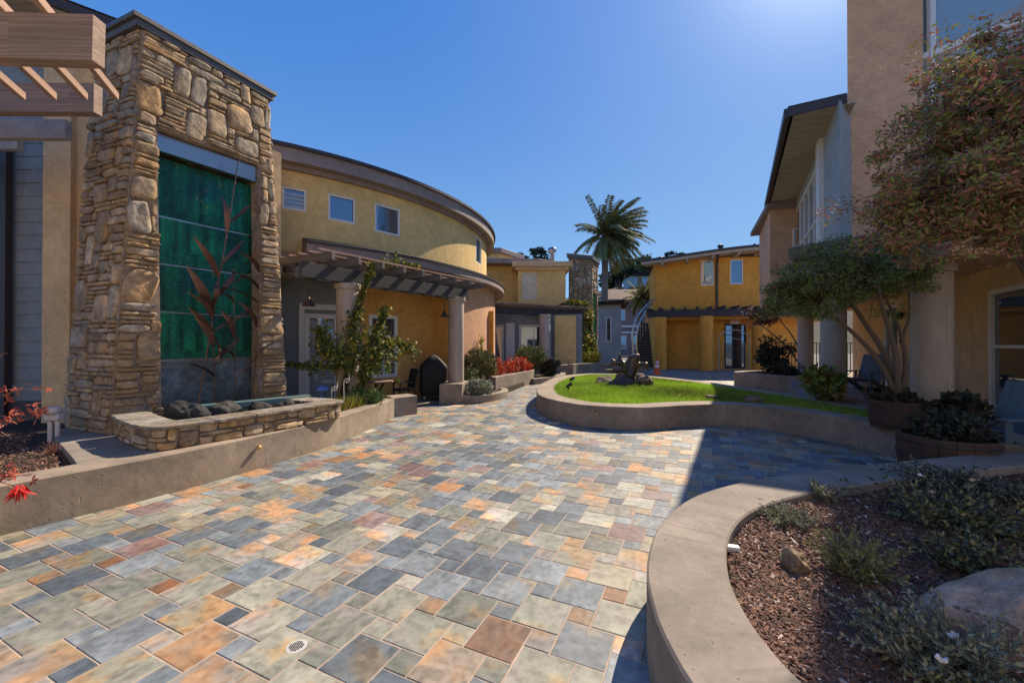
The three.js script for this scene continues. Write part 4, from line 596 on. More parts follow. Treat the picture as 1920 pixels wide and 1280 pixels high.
{ // the tall house with columns: taupe bay, raked window, timber soffit roof
  const h = thing('tall_house', 'tall taupe stucco house with raked windows and a wide timber soffit roof', 'building');
  const A = [7.9, 9.6], Bf = [9.12, 9.04];
  part('wall', [prism([A, Bf, [10.6, 11.2], [9.65, 11.7]], 3.3, 10.4, 0.01)], M.taupe, h);
  const up = lineMap(9.1, 9.2, 17.5, 5.1), rk = (u) => Math.min(8.1 + 0.42 * u, 10);
  const below = (h0, h1f) => { const P = []; for (let i = 0; i < 10; i++) { const u0 = up.L * i / 10, u1 = up.L * (i + 1) / 10, a = up(u0, h0, 0), b = up(u1, h0, 0), c = up(u1, h1f(u1), 0), d = up(u0, h1f(u0), 0); for (const p of [a, b, c, a, c, d]) P.push(p.x, p.y, p.z); } const g = new THREE.BufferGeometry(); g.setAttribute('position', new THREE.Float32BufferAttribute(P, 3)); g.computeVertexNormals(); return uvm(g); };
  part('lower_gable', below(3.2, rk), M.sidingPale, h); { const sw = lineMap(7.28, 5.5, 15.5, 1.9), so = [[1.2, 2.6, 0.6, 2.6], [4.2, 5.6, 0.6, 2.6]]; part('wing_wall', skin(sw, 0, sw.L, 0, 3.28, so, 1, 0.12), M.cream, h); so.forEach((q) => windowIn(h, sw, ...q, { fw: 0.09, bars: [['h', 1.6]] })); part('wing_roof', prism([[7.1, 5.25], [15.6, 1.5], [17, 5], [9.25, 5.3]], 3.34, 3.6, 0.02), M.fascia, h); } 
  const gl = []; for (let i = 0; i < 10; i++) { const u0 = up.L * i / 10, u1 = up.L * (i + 1) / 10, a = up(u0, rk(u0), -0.05), b = up(u1, rk(u1), -0.05), c = up(u1, 11.6, -0.05), d = up(u0, 11.6, -0.05); for (const p of [a, b, c, a, c, d]) gl.push(p.x, p.y, p.z); }
  const gg = new THREE.BufferGeometry(); gg.setAttribute('position', new THREE.Float32BufferAttribute(gl, 3)); gg.computeVertexNormals();
  const rw = part('raked_window', [bar(up(0, rk(0), 0), up(up.L, rk(up.L), 0), 0.12, 0.13, 0.005), bar(up(0.26, 5.5, 0.04), up(0.26, 11.4, 0.04), 0.12, 0.1, 0.005, new THREE.Vector3(0, 0, 1)), bar(up(2.2, rk(2.2), 0), up(2.2, 11.6, 0), 0.11, 0.1, 0, new THREE.Vector3(0, 0, 1))], M.white, h); part('pane', uvm(gg), std([0.34, 0.43, 0.45], { roughness: 0.08, metalness: 0.35 }), rw);
  // timber soffit roof running back
  const e0 = [6.41, 9.5], e1 = [9.95, 16.0], ud = [0.477, 0.879], nr = [0.879, -0.477], o = (p, a, b) => [p[0] + nr[0] * a + ud[0] * b, p[1] + nr[1] * a + ud[1] * b];
  const rf = part('roof', prism([o(e0, 0.02, 0.02), o(e1, 0.02, 0), o(e1, 4, 0), [8.6, 10.3], [7.97, 9.68], o(e0, 1.1, 0.02)], 7.14, 7.24), M.roofing, h);
  for (let i = 0; i < 10; i++) part('soffit_board', prism([o(e0, 0.12, i * 0.655 + 0.01), o(e0, 0.12, i * 0.655 + 0.645), o(e0, 1.25, i * 0.655 + 0.645), o(e0, 1.25, i * 0.655 + 0.01)], 6.98, 7.01), M.boards, rf);
  part('fascia', [bar(V(...[e0[0], 7.08, e0[1]]), V(e1[0], 7.08, e1[1]), 0.12, 0.22, 0.01), bar(V(e0[0], 7.08, e0[1]), V(...(([x, d]) => [x, 7.1, d])(o(e0, 1.1, 0))), 0.06, 0.2, 0)], M.gutter, rf);
  const wn = lineMap(...o(e1, 0.92, 0), ...o(e0, 0.92, -0.3)), L = wn.L;   // the face looks into the court
  const P = (u, y, f) => wn(u, y, f);
  part('side_wall', [skin(P, 0, L, 3.2, 6.98, [[0.25, 5.0, 3.9, 6.7]], 1, 0.1), skin(lineMap(...o(e0, 0.92, -0.3), 7.95, 9.56), 0, 1.2, 3.2, 6.98)], M.sidingPale, h);
  const sw = windowIn(h, P, 0.25, 5.0, 3.9, 6.7, { fw: 0.12, bars: [['v', 1.2], ['v', 2.15], ['v', 3.1], ['v', 4.05], ['h', 5.2]] });
  part('corner_board', bar(P(5.6, 3.2, 0.05), P(5.6, 6.98, 0.05), 0.5, 0.1, 0, P(0, 0, 1).sub(P(0, 0, 0))), M.white, h);
  part('far_wall', prism([[9.72, 15.4], [11.2, 15.0], [13, 18], [11.5, 19]], 3.36, 6.75), M.taupe, h); part('far_eave', prism([[9.45, 15.15], [11.2, 14.75], [13, 18], [11.2, 19.2]], 6.75, 6.93, 0.01), M.fascia, h);
  const fw = lineMap(9.72, 15.4, 11.2, 15.0); windowIn(h, (u, y, f) => fw(u, y, f + 0.06), 0.75, 1.3, 5.3, 6.0, { fw: 0.07 });
  // ground floor
  const gw = lineMap(13.4, 16.1, 7.3, 5.53), gd = [4.2, 5.6, 0.45, 2.85], gwn = [10.45, 11.65, 0.6, 2.62];
  part('ground_wall', skin(gw, 0, gw.L, 0, 3.3, [gd, gwn], 1, 0.12), M.cream, h);
  windowIn(h, gw, gd[0], gd[1], gd[2], gd[3], { name: 'door', fw: 0.12, bars: [['v', 4.9]] }); windowIn(h, gw, gwn[0], gwn[1], gwn[2], gwn[3], { fw: 0.09, bars: [['h', 1.66]], blind: 0 });
  part('balcony', prism([[6.35, 5.9], [9.2, 5.0], [13.4, 15.8], [10.3, 15.9], [7.0, 9.6]], 2.98, 3.32, 0.02), M.taupe, h); part('canopy', prism([[5.45, 8.05], [6.5, 6.5], [7.3, 7.6], [7.2, 9.5]], 3.36, 3.6, 0.02), M.beamGrey, h);
  part('roof_slab', prism([A, [10, 9.2], [14, 11], [9.65, 11.7]], 10.4, 10.6), M.roofing, h);
  column(6.87, 6.7, 0.44, 2.98, 0.26, M.columnGrey, 'thick grey column with peeling stain beside the patio window'); column(7.5, 9.55, 0.44, 2.98, 0.25, M.columnGrey, 'grey column behind the potted maple'); column(10.9, 15.2, 0.4, 3.3, 0.25, M.columnGrey, 'pale grey column rising from the shaded planter by the railing');
  const lp = thing('wall_lamp', 'small dark wall lamp on the cream wall beside the sliding door', 'lamp'); const p = gw(6.2, 2.35, 0.1); part('body', lathe([[0, 0], [0.06, 0.02], [0.09, 0.16], [0.05, 0.2], [0, 0.22]], 14).translate(p.x, p.y, p.z), M.black, lp); part('bracket', bar(gw(6.2, 2.5, 0), gw(6.2, 2.5, 0.1), 0.03, 0.03), M.black, lp);
  struct('patio', prism([[7.0, 5.6], [9.4, 4.4], [14, 16], [11.6, 17.5], [7.25, 10.4], [7.2, 7.6]], 0, 0.44, 0.01), M.concretePale);
}

// ------------------------------------------------------------------ smaller planters along the court
single('concrete_pier', 'low square concrete pier carrying the plain tan column', 'pier', prism([[-2.06, 11.62], [-1.42, 11.66], [-1.35, 12.75], [-2.0, 12.75]], -0.02, 0.57, 0.015), M.concrete);
wallThing('planter_kerb', 'low curved concrete kerb around the white flowering plant', smooth([[-1.42, 11.7], [-1.0, 11.72], [-0.6, 12.1], [-0.25, 12.75], [-0.12, 13.3], [-0.2, 13.9]], 6), 0.22, 0.22);
wallThing('planter_wall', 'straight sunlit concrete planter wall below the red orange plant', smooth([[-0.55, 13.9], [0.1, 15.6], [0.75, 17.2], [1.0, 18.1]], 5), 0.3, 0.58);
wallThing('planter_kerb', 'low curved concrete kerb around the dark shrub with pale flowers', smooth([[0.95, 17.2], [1.6, 17.9], [2.3, 19.2], [2.7, 20.6], [2.6, 21.5]], 6), 0.25, 0.25);
wallThing('retaining_wall', 'long concrete retaining wall before the yellow flowering bush', smooth([[3.3, 22.0], [3.7, 22.6], [4.8, 23.3], [6.6, 23.6], [7.6, 23.4]], 5), 0.35, 0.62);
single('concrete_pier', 'short squared concrete block at the end of the retaining wall', 'pier', prism([[2.25, 21.2], [2.95, 21.3], [2.95, 21.9], [2.25, 21.8]], -0.02, 0.62, 0.015), M.concretePale);
wallThing('planter_wall', 'shaded round ended concrete planter wall around the pale grey column', smooth([[11.2, 17.6], [9.9, 17.4], [9.05, 16.7], [8.95, 15.8], [9.5, 14.7], [10.1, 13.5], [9.9, 12.0], [9.2, 10.6]], 6), 0.35, 0.58);
struct('planting_bed', prism([[-1.4, 11.8], [-0.6, 12.3], [-0.35, 13.6], [0.2, 15.5], [0.9, 18], [-0.6, 18.4], [-1.3, 13]], -0.02, 0.17), M.soil);
struct('planting_bed', prism([[-0.75, 14.0], [-0.1, 15.7], [0.8, 18.2], [-0.4, 18.6], [-1.2, 15]], -0.02, 0.48), M.soil);
struct('planting_bed', prism([[1.0, 17.5], [1.5, 18.0], [2.2, 19.3], [2.5, 21.2], [1.2, 21]], -0.02, 0.2), M.soil);
struct('planting_bed', prism([[3.5, 22.8], [4.8, 23.6], [7.2, 23.9], [7.2, 26], [3.5, 26]], -0.02, 0.5), M.soil);
struct('planting_bed', prism([[11.2, 17.3], [9.9, 17.1], [9.35, 16.6], [9.3, 15.9], [9.8, 14.9], [10.5, 13.5], [12.5, 15.5]], -0.02, 0.5), M.soil);

// ------------------------------------------------------------------ bronze animal on rocks, garden spots, cone
{
  const base = (x, d) => lawnH(x, d), put = (seed, x, d, w, h, e, ry, c, lab) => { const g = rock(rng(seed), w, h, e, 0.35); g.rotateY(ry); g.translate(x, base(x, d) + h * 0.18, -d); single('boulder', lab, 'rock', g, rockMat(c)); };
  put(51, 2.95, 12.9, 0.95, 0.42, 0.5, 0.5, [0.20, 0.15, 0.11], 'long flat brown boulder on the lawn under the sculpture tail');
  put(52, 3.2, 11.9, 0.85, 0.42, 0.55, -0.3, [0.13, 0.11, 0.11], 'dark purplish boulder on the lawn in front of the sculpture');
  put(53, 3.45, 12.5, 0.7, 0.62, 0.6, 0.9, [0.30, 0.24, 0.18], 'upright tan boulder carrying the bronze sculpture');
  put(54, 3.9, 12.0, 0.75, 0.52, 0.6, 2.1, [0.32, 0.23, 0.16], 'smooth warm tan boulder beside the sculpture');
  put(55, 4.1, 12.9, 0.55, 0.5, 0.5, 0.2, [0.22, 0.19, 0.15], 'mossy grey boulder behind the smooth tan one');
  // field body: rounded back, head, flippers, trailing tail
  const S = thing('bronze_sculpture', 'dark bronze sea animal sculpture perched on the lawn boulders', 'sculpture');
  const B = [[3.60, 0.92, 12.35, 3.64, 1.24, 12.3, 0.17, 0.15], [3.64, 1.24, 12.3, 3.74, 1.34, 12.2, 0.12, 0.07], [3.60, 0.98, 12.3, 3.52, 0.78, 12.2, 0.17, 0.14], [3.74, 1.1, 12.2, 3.94, 1.10, 12.05, 0.055, 0.045], [3.94, 1.10, 12.05, 4.0, 0.92, 12.0, 0.05, 0.02], [3.5, 1.08, 12.3, 3.2, 1.16, 12.35, 0.07, 0.05], [3.2, 1.16, 12.35, 2.76, 1.04, 12.4, 0.05, 0.018], [3.28, 1.14, 12.35, 3.24, 1.40, 12.35, 0.05, 0.03], [3.5, 0.95, 12.3, 3.15, 0.90, 12.35, 0.08, 0.05], [3.15, 0.90, 12.35, 2.8, 0.92, 12.4, 0.05, 0.015], [3.1, 1.12, 12.35, 3.02, 1.26, 12.35, 0.035, 0.015]];
  const N = 56, mc = new MarchingCubes(N, M.bronze, false, false, 60000), cx = 3.42, cy = 1.18, cz = 12.25, sc = 0.72; mc.isolation = 0;
  const a = new THREE.Vector3(), b = new THREE.Vector3(), p = new THREE.Vector3(), ab = new THREE.Vector3();
  for (let k = 0; k < N; k++) for (let j = 0; j < N; j++) for (let i = 0; i < N; i++) {
    p.set(cx + (i / N * 2 - 1) * sc, cy + (j / N * 2 - 1) * sc, cz + (k / N * 2 - 1) * sc); let d = 0, w = 0;
    for (const q of B) { a.set(q[0], q[1], q[2]); b.set(q[3], q[4], q[5]); ab.subVectors(b, a); const t = clamp(p.clone().sub(a).dot(ab) / ab.lengthSq(), 0, 1); const e = p.distanceTo(a.addScaledVector(ab, t)) - lerp(q[6], q[7], t); w += Math.exp(-e * 26); }
    mc.field[i + j * N + k * N * N] = Math.log(w) / 26;
  }
  mc.update(); const n = mc.count, pos = new Float32Array(n * 3); for (let i = 0; i < n; i++) { pos[3 * i] = cx + mc.positionArray[3 * i] * sc; pos[3 * i + 1] = cy + mc.positionArray[3 * i + 1] * sc; pos[3 * i + 2] = -(cz + mc.positionArray[3 * i + 2] * sc); }
  const g = new THREE.BufferGeometry(); g.setAttribute('position', new THREE.BufferAttribute(pos, 3)); part('body', uvm(toCreasedNormals(g, 1.2)), M.bronze, S);
  for (const [x, d, ry, lab] of [[1.55, 11.2, 0.6, 'black garden spotlight lying low in the lawn'], [1.95, 13.3, -0.4, 'black upright garden spotlight by the lawn edge']]) { const s = thing('garden_spotlight', lab, 'light', V(x, base(x, d), d), ry); part('stake', box(0.02, 0.14, 0.02, 0, 0.07, 0), M.black, s); const hgeo = lathe([[0, -0.09], [0.035, -0.09], [0.045, 0.06], [0.055, 0.09], [0.045, 0.085], [0, 0.06]], 14); hgeo.rotateZ(-1.1); hgeo.translate(0, 0.16, 0); part('head', hgeo, M.black, s); }
  const c = thing('traffic_cone', 'orange traffic cone with white bands beyond the lawn', 'cone', V(8.15, 0, 23));
  part('base', box(0.46, 0.05, 0.46, 0, 0.025, 0, 0, 0.015), M.coneOrange, c); const R = (y) => lerp(0.17, 0.035, (y - 0.05) / 0.93), seg = (y0, y1, e, m, nm) => part(nm, lathe([[R(y0) + e, y0], [R(y1) + e, y1]], 24), m, c);
  seg(0.05, 0.4, 0, M.coneOrange, 'body'); seg(0.4, 0.55, 0.001, M.coneWhite, 'band'); seg(0.55, 0.63, 0, M.coneOrange, 'body'); seg(0.63, 0.76, 0.001, M.coneWhite, 'band'); seg(0.76, 0.98, 0, M.coneOrange, 'body'); part('tip', lathe([[0.036, 0.98], [0.03, 1.0], [0, 1.0]], 16), M.coneOrange, c);
}
// round lights on the walls
for (const [x, h, d, nx, nd, lab] of [[-3.47, 0.30, 5.58, 0.9, -0.43, 'small brass ball light on the fountain seat wall'], [1.72, 0.30, 8.31, -0.2, -0.98, 'small brass ball light on the lawn planter wall']]) { const l = thing('wall_light', lab, 'light'); const g = new THREE.SphereGeometry(0.032, 16, 12); g.translate(x + nx * 0.045, h, -(d + nd * 0.045)); part('ball', uvm(g), M.brass, l); part('stem', bar(V(x - nx * 0.02, h, d - nd * 0.02), V(x + nx * 0.03, h, d + nd * 0.03), 0.02, 0.02), M.brass, l); }

// ------------------------------------------------------------------ patio things
{
  const g = thing('covered_grill', 'barbecue grill under a fitted black cover', 'grill', V(-2.42, 0, 12.6), 0.35), r = rng(61);
  const lev = [[0.12, 0.36, 0.24], [0.3, 0.40, 0.27], [0.75, 0.41, 0.28], [0.95, 0.42, 0.29], [1.03, 0.40, 0.28], [1.16, 0.29, 0.24], [1.29, 0.16, 0.17], [1.38, 0.05, 0.06]], n = 40, P = [], idx = [];
  lev.forEach(([y, w, d], k) => { for (let i = 0; i < n; i++) { const a = i / n * 6.2832, c = Math.cos(a), s = Math.sin(a), e = 0.45, f = 1 + (k < 4 ? 0.025 * Math.sin(i * 2.1) * (1 - k / 5) : 0.008 * Math.sin(i * 1.3)); P.push(Math.sign(c) * Math.pow(Math.abs(c), e) * w * f, y + (k === 0 ? 0.02 * Math.sin(i * 0.9) : 0), Math.sign(s) * Math.pow(Math.abs(s), e) * d * f); } });
  for (let k = 0; k + 1 < lev.length; k++) for (let i = 0; i < n; i++) { const a = k * n + i, b = k * n + (i + 1) % n; idx.push(a, b, a + n, b, b + n, a + n); } P.push(0, 1.375, 0); for (let i = 0; i < n; i++) idx.push((lev.length - 1) * n + i, (lev.length - 1) * n + (i + 1) % n, P.length / 3 - 1);
  const q = new THREE.BufferGeometry(); q.setAttribute('position', new THREE.Float32BufferAttribute(P, 3)); q.setIndex(idx); q.computeVertexNormals(); part('cover', uvm(q), M.black, g);
  for (const [x, z] of [[-0.3, 0.18], [0.3, 0.18], [-0.3, -0.18], [0.3, -0.18]]) { part('leg', box(0.04, 0.16, 0.04, x, 0.1, z), M.zinc, g); const w = new THREE.TorusGeometry(0.035, 0.012, 6, 12); w.translate(x, 0.047, z); part('caster', uvm(w), M.black, g); }
  const ch = (name, lab, cat, pos, ry, m, s = 1) => { const c = thing(name, lab, cat, pos, ry); part('seat', box(0.5, 0.05, 0.48, 0, 0.42, 0, 0, 0.015), m, c); const bk = box(0.5, 0.55, 0.05, 0, 0, 0, 0, 0.015); bk.rotateX(-0.2); bk.translate(0, 0.74, -0.28); part('backrest', bk, m, c); for (const x of [-0.23, 0.23]) { part('leg', bar(new THREE.Vector3(x, 0, 0.22), new THREE.Vector3(x, 0.62, 0.2), 0.035, 0.035), m, c); part('leg', bar(new THREE.Vector3(x, 0, -0.28), new THREE.Vector3(x, 0.45, -0.22), 0.035, 0.035), m, c); part('armrest', box(0.05, 0.03, 0.5, x, 0.63, -0.02, 0, 0.01), m, c); } return c; };
  ch('patio_chair', 'dark wicker patio chair beside the covered grill', 'chair', V(-3.05, 0, 11.55), -0.9, M.black);
  const tb = thing('patio_table', 'small dark folding table next to the wicker chair', 'table', V(-3.55, 0, 10.95)); part('top', lathe([[0, 0.68], [0.36, 0.68], [0.37, 0.7], [0.36, 0.72], [0, 0.72]], 28), M.beam, tb); for (const a of [0.6, 2.2, 3.8, 5.3]) part('leg', bar(new THREE.Vector3(Math.cos(a) * 0.3, 0, Math.sin(a) * 0.3), new THREE.Vector3(-Math.cos(a) * 0.18, 0.68, -Math.sin(a) * 0.18), 0.03, 0.03), M.black, tb);
  const ad = (lab, pos, ry) => { const c = thing('adirondack_chair', lab, 'chair', pos, ry); for (let i = 0; i < 5; i++) { const s = box(0.1, 0.78, 0.02, (i - 2) * 0.108, 0.39, 0, 0, 0.006); s.rotateX(-0.42); s.translate(0, 0.28, -0.2); part('back_slat', s, M.chairBlue, c); } for (let i = 0; i < 5; i++) part('seat_slat', box(0.54, 0.02, 0.085, 0, 0.30 + i * 0.022, -0.16 + i * 0.1, 0, 0.006), M.chairBlue, c); for (const x of [-0.31, 0.31]) { part('arm', box(0.13, 0.025, 0.66, x, 0.55, 0.04, 0, 0.008), M.chairBlue, c); part('leg', box(0.03, 0.55, 0.1, x, 0.27, 0.27, 0, 0.006), M.chairBlue, c); part('rear_leg', bar(new THREE.Vector3(x * 0.9, 0.38, 0.25), new THREE.Vector3(x * 0.9, 0.03, -0.5), 0.03, 0.11), M.chairBlue, c); part('arm_post', box(0.03, 0.5, 0.06, x, 0.3, -0.24, 0, 0.006), M.chairBlue, c); } };
  ad('blue grey slatted lounge chair under the patio window', V(6.45, 0.20, 5.45), -1.5); ad('blue grey slatted lounge chair behind the potted maple', V(9.1, 0.44, 10.6), -1.2);
  const st = thing('side_table', 'small blue painted side table beside the lounge chair', 'table', V(6.45, 0.30, 4.75)); part('top', box(0.42, 0.03, 0.42, 0, 0.45, 0, 0.3, 0.01), M.chairBlue, st); for (const [x, z] of [[-0.16, -0.16], [0.16, -0.16], [-0.16, 0.16], [0.16, 0.16]]) part('leg', box(0.035, 0.44, 0.035, x, 0.22, z), M.chairBlue, st);
  const barrel = (lab, x, h, d, R, H) => { const b = thing('barrel_planter', lab, 'planter', V(x, h, d)); const n = 20; for (let i = 0; i < n; i++) { const a0 = i / n * 6.2832 + 0.006, a1 = (i + 1) / n * 6.2832 - 0.006, P = []; const pt = (a, r, y) => [Math.cos(a) * r, y, Math.sin(a) * r], ks = 4; for (let k = 0; k < ks; k++) { const r0 = R * (0.82 + 0.20 * Math.sin((0.2 + 0.45 * k / ks) * Math.PI)), r1 = R * (0.82 + 0.20 * Math.sin((0.2 + 0.45 * (k + 1) / ks) * Math.PI)), y0 = H * k / ks, y1 = H * (k + 1) / ks; const A = pt(a0, r0, y0), B2 = pt(a1, r0, y0), C = pt(a1, r1, y1), D2 = pt(a0, r1, y1), E2 = pt(a0, r0 - 0.03, y0), F = pt(a1, r0 - 0.03, y0), G = pt(a1, r1 - 0.03, y1), H2 = pt(a0, r1 - 0.03, y1); for (const q of [[A, B2, C, D2], [E2, F, G, H2], [A, D2, H2, E2], [B2, C, G, F]]) for (const z of [0, 1, 2, 0, 2, 3]) P.push(...q[z]); if (k === ks - 1) for (const z of [D2, C, G, D2, G, H2]) P.push(...z); } const q = new THREE.BufferGeometry(); q.setAttribute('position', new THREE.Float32BufferAttribute(P, 3)); q.computeVertexNormals(); part('stave', uvm(q), M.barrel, b); }
    for (const y of [0.18, 0.55, 0.86]) { const r = R * (0.82 + 0.20 * Math.sin((0.2 + 0.45 * y) * Math.PI)) + 0.003; part('hoop', lathe([[r, H * y - 0.02], [r + 0.004, H * y - 0.018], [r + 0.004, H * y + 0.018], [r, H * y + 0.02]], 40), M.hoop, b); } part('soil', lathe([[R * 0.9, H * 0.9], [0, H * 0.93]], 24), M.soil, b); };
  barrel('half barrel planter holding the multi stemmed green maple', 5.95, 0.42, 6.3, 0.36, 0.42); barrel('half barrel planter with dark leafy plants beside the mulch bed wall', 5.35, 0.06, 5.05, 0.45, 0.52);
  const v = thing('irrigation_valve', 'pale plastic irrigation valve on two pipes by the fountain tower', 'valve', V(-6.28, 0.36, 5.62)); for (const x of [-0.05, 0.05]) part('pipe', lathe([[0, 0], [0.028, 0], [0.028, 0.3], [0, 0.3]], 14).translate(x, 0, 0), M.pvc, v); part('body', box(0.2, 0.09, 0.1, 0, 0.34, 0, 0, 0.02), M.pvc, v); part('cap', lathe([[0, 0.38], [0.085, 0.38], [0.085, 0.46], [0.06, 0.48], [0, 0.48]], 18), M.pvc, v);
  const mu = thing('mushroom_ornament', 'blue glazed mushroom ornament behind the basin rim', 'ornament', V(-3.85, 0.4, 8.3)); part('cap', lathe([[0, 0.46], [0.07, 0.45], [0.13, 0.41], [0.15, 0.37], [0.12, 0.36], [0.04, 0.38], [0, 0.38]], 24), M.blueGlaze, mu); part('stem', lathe([[0.04, 0], [0.03, 0.2], [0.045, 0.39]], 14), M.blueGlaze, mu);
  for (const [x, d, hh, lab] of [[-3.18, 7.75, 0.62, 'white curled metal plant stake, the taller of two'], [-3.3, 7.5, 0.5, 'white curled metal plant stake, the shorter of two']]) { const s = thing('plant_stake', lab, 'stake', V(x, 0.38, d)), pts = []; for (let i = 0; i <= 18; i++) { const a = i / 18 * 8, q = 0.055 * (1 - i / 24); pts.push(new THREE.Vector3(0.055 - Math.cos(a) * q, hh + Math.sin(a) * q, 0)); } part('rod', tube([new THREE.Vector3(0, 0, 0), new THREE.Vector3(0, hh * 0.5, 0), ...pts], 0.007, 0.006, 50, 6), M.pvc, s); part('bud', lathe([[0, hh + 0.02], [0.012, hh + 0.04], [0, hh + 0.16]], 8).translate(0.1, 0, 0), M.white, s); }
  const br = single('paver_block', 'small white block lying on the mulch against the bed wall', 'block', box(0.10, 0.035, 0.045, 1.395, bedH(1.39, 2.62) + 0.03, -2.62, -0.25, 0.004), M.white);
  const g1 = rock(rng(71), 0.17, 0.15, 0.16, 0.5); g1.translate(1.66, bedH(1.66, 2.42) + 0.04, -2.42); single('boulder', 'small golden tan stone on the sunlit mulch', 'rock', g1, rockMat([0.46, 0.32, 0.17]));
  const g2 = rock(rng(73), 1.15, 0.58, 0.8, 0.25); g2.rotateY(-0.35); g2.translate(2.5, bedH(2.3, 1.72) + 0.0, -1.75); single('boulder', 'large smooth pinkish boulder in the mulch bed', 'rock', g2, rockMat([0.84, 0.60, 0.43]));
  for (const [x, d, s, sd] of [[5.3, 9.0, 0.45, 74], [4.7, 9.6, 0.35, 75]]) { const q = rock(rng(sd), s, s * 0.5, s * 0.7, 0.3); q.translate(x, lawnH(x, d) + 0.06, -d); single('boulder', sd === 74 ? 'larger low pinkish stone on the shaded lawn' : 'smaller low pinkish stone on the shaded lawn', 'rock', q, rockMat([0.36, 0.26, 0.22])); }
}

// ------------------------------------------------------------------ trees and plants
const G = { maple: [[0.22, 0.25, 0.05], [0.34, 0.15, 0.10], [0.18, 0.23, 0.045], [0.28, 0.22, 0.08], [0.38, 0.15, 0.11]], green: [[0.15, 0.23, 0.045], [0.20, 0.26, 0.05], [0.115, 0.19, 0.04], [0.22, 0.15, 0.07]], vine: [[0.12, 0.17, 0.025], [0.24, 0.25, 0.03], [0.08, 0.12, 0.022], [0.36, 0.28, 0.03], [0.06, 0.09, 0.02]], boxw: [[0.17, 0.17, 0.055], [0.23, 0.21, 0.075], [0.12, 0.125, 0.045]], red: [[0.55, 0.05, 0.015], [0.62, 0.09, 0.02], [0.42, 0.03, 0.015]], scarlet: [[0.60, 0.02, 0.015], [0.45, 0.015, 0.01]], rust: [[0.34, 0.045, 0.02], [0.25, 0.04, 0.025], [0.42, 0.08, 0.03]], white: [[0.72, 0.70, 0.66]], pinkw: [[0.75, 0.58, 0.54], [0.78, 0.70, 0.66]], sage: [[0.24, 0.26, 0.17], [0.30, 0.31, 0.20], [0.17, 0.20, 0.12]], rosem: [[0.24, 0.25, 0.08], [0.30, 0.28, 0.10], [0.17, 0.19, 0.06]], dark: [[0.02, 0.03, 0.012], [0.035, 0.04, 0.018], [0.03, 0.022, 0.016]], yel: [[0.38, 0.30, 0.02], [0.25, 0.24, 0.02]], pine: [[0.018, 0.032, 0.012], [0.028, 0.045, 0.016]], palm: [[0.15, 0.17, 0.05], [0.23, 0.22, 0.06], [0.11, 0.13, 0.045]], burg: [[0.11, 0.025, 0.03], [0.08, 0.02, 0.025]], teal: [[0.11, 0.15, 0.05], [0.19, 0.21, 0.07]] };
function mapleTree(label, seed, base, stems, crown, pal, n, L, W, o = {}) {
  const r = rng(seed), t = thing('maple_tree', label, 'tree'), tr = [], cl = [];
  const leaves = [];
  for (const [c, rx, ry, rz, share, k, cr] of crown) { const [l, q] = blob(r, c, rx, ry, rz, Math.round(n * share), L, W, pal, { clumps: k, cr, squash: 0.5, flat: 0.3, fill: 0.5, wisp: 0.3 }); for (const e of l) leaves.push(e); cl.push(...q); }
  const tips = []; for (const [pts, r0, r1] of stems) { tr.push(tube(pts, r0, r1, 16, 9)); for (const u of [0.45, 0.6, 0.75, 0.88, 1]) { const c = new THREE.CatmullRomCurve3(pts); tips.push([c.getPointAt(u), lerp(r0, r1, u)]); } }
  part('trunk', tr, M.bark, t);
  const br = []; for (const [p] of cl.slice(0, o.twigs ?? 90)) { let best = null, bd = 9; for (const q of tips) { const d = q[0].distanceTo(p); if (d < bd) { bd = d; best = q; } } br.push(limb(r, best[0], p, Math.min(0.016, best[1] * 0.6), 0.003, 0.07, 6, 5)); }
  part('branches', br, M.bark, t); part('crown', leafGeo(leaves), M.leaf, t); return t;
}
{ // maple shading the mulch bed; its stem stands beyond the bed
  const b = V(5.75, 0.3, 4.05);
  mapleTree('large bronze green lace leaf maple spreading over the mulch bed', 811, b, [[[b, V(5.7, 1.2, 4.1), V(5.55, 2.2, 4.2), V(5.2, 3.2, 4.35)], 0.085, 0.03], [[V(5.72, 1.1, 4.08), V(5.9, 2.2, 4.4), V(6.1, 3.6, 4.6)], 0.06, 0.025], [[V(5.6, 1.9, 4.15), V(5.2, 2.6, 4.0), V(4.8, 3.2, 4.0)], 0.045, 0.015], [[V(5.6, 2.0, 4.2), V(5.3, 3.1, 4.5), V(5.1, 4.3, 4.6)], 0.04, 0.015]],
    [[V(5.3, 3.75, 4.4), 1.4, 1.1, 1.0, 0.52, 190, 0.26], [V(4.72, 3.15, 4.25), 0.95, 0.6, 0.8, 0.28, 90, 0.22], [V(5.7, 4.6, 4.6), 0.9, 0.7, 0.9, 0.2, 60, 0.3]], G.maple, 70000, 0.055, 0.0105, { twigs: 260 });
}
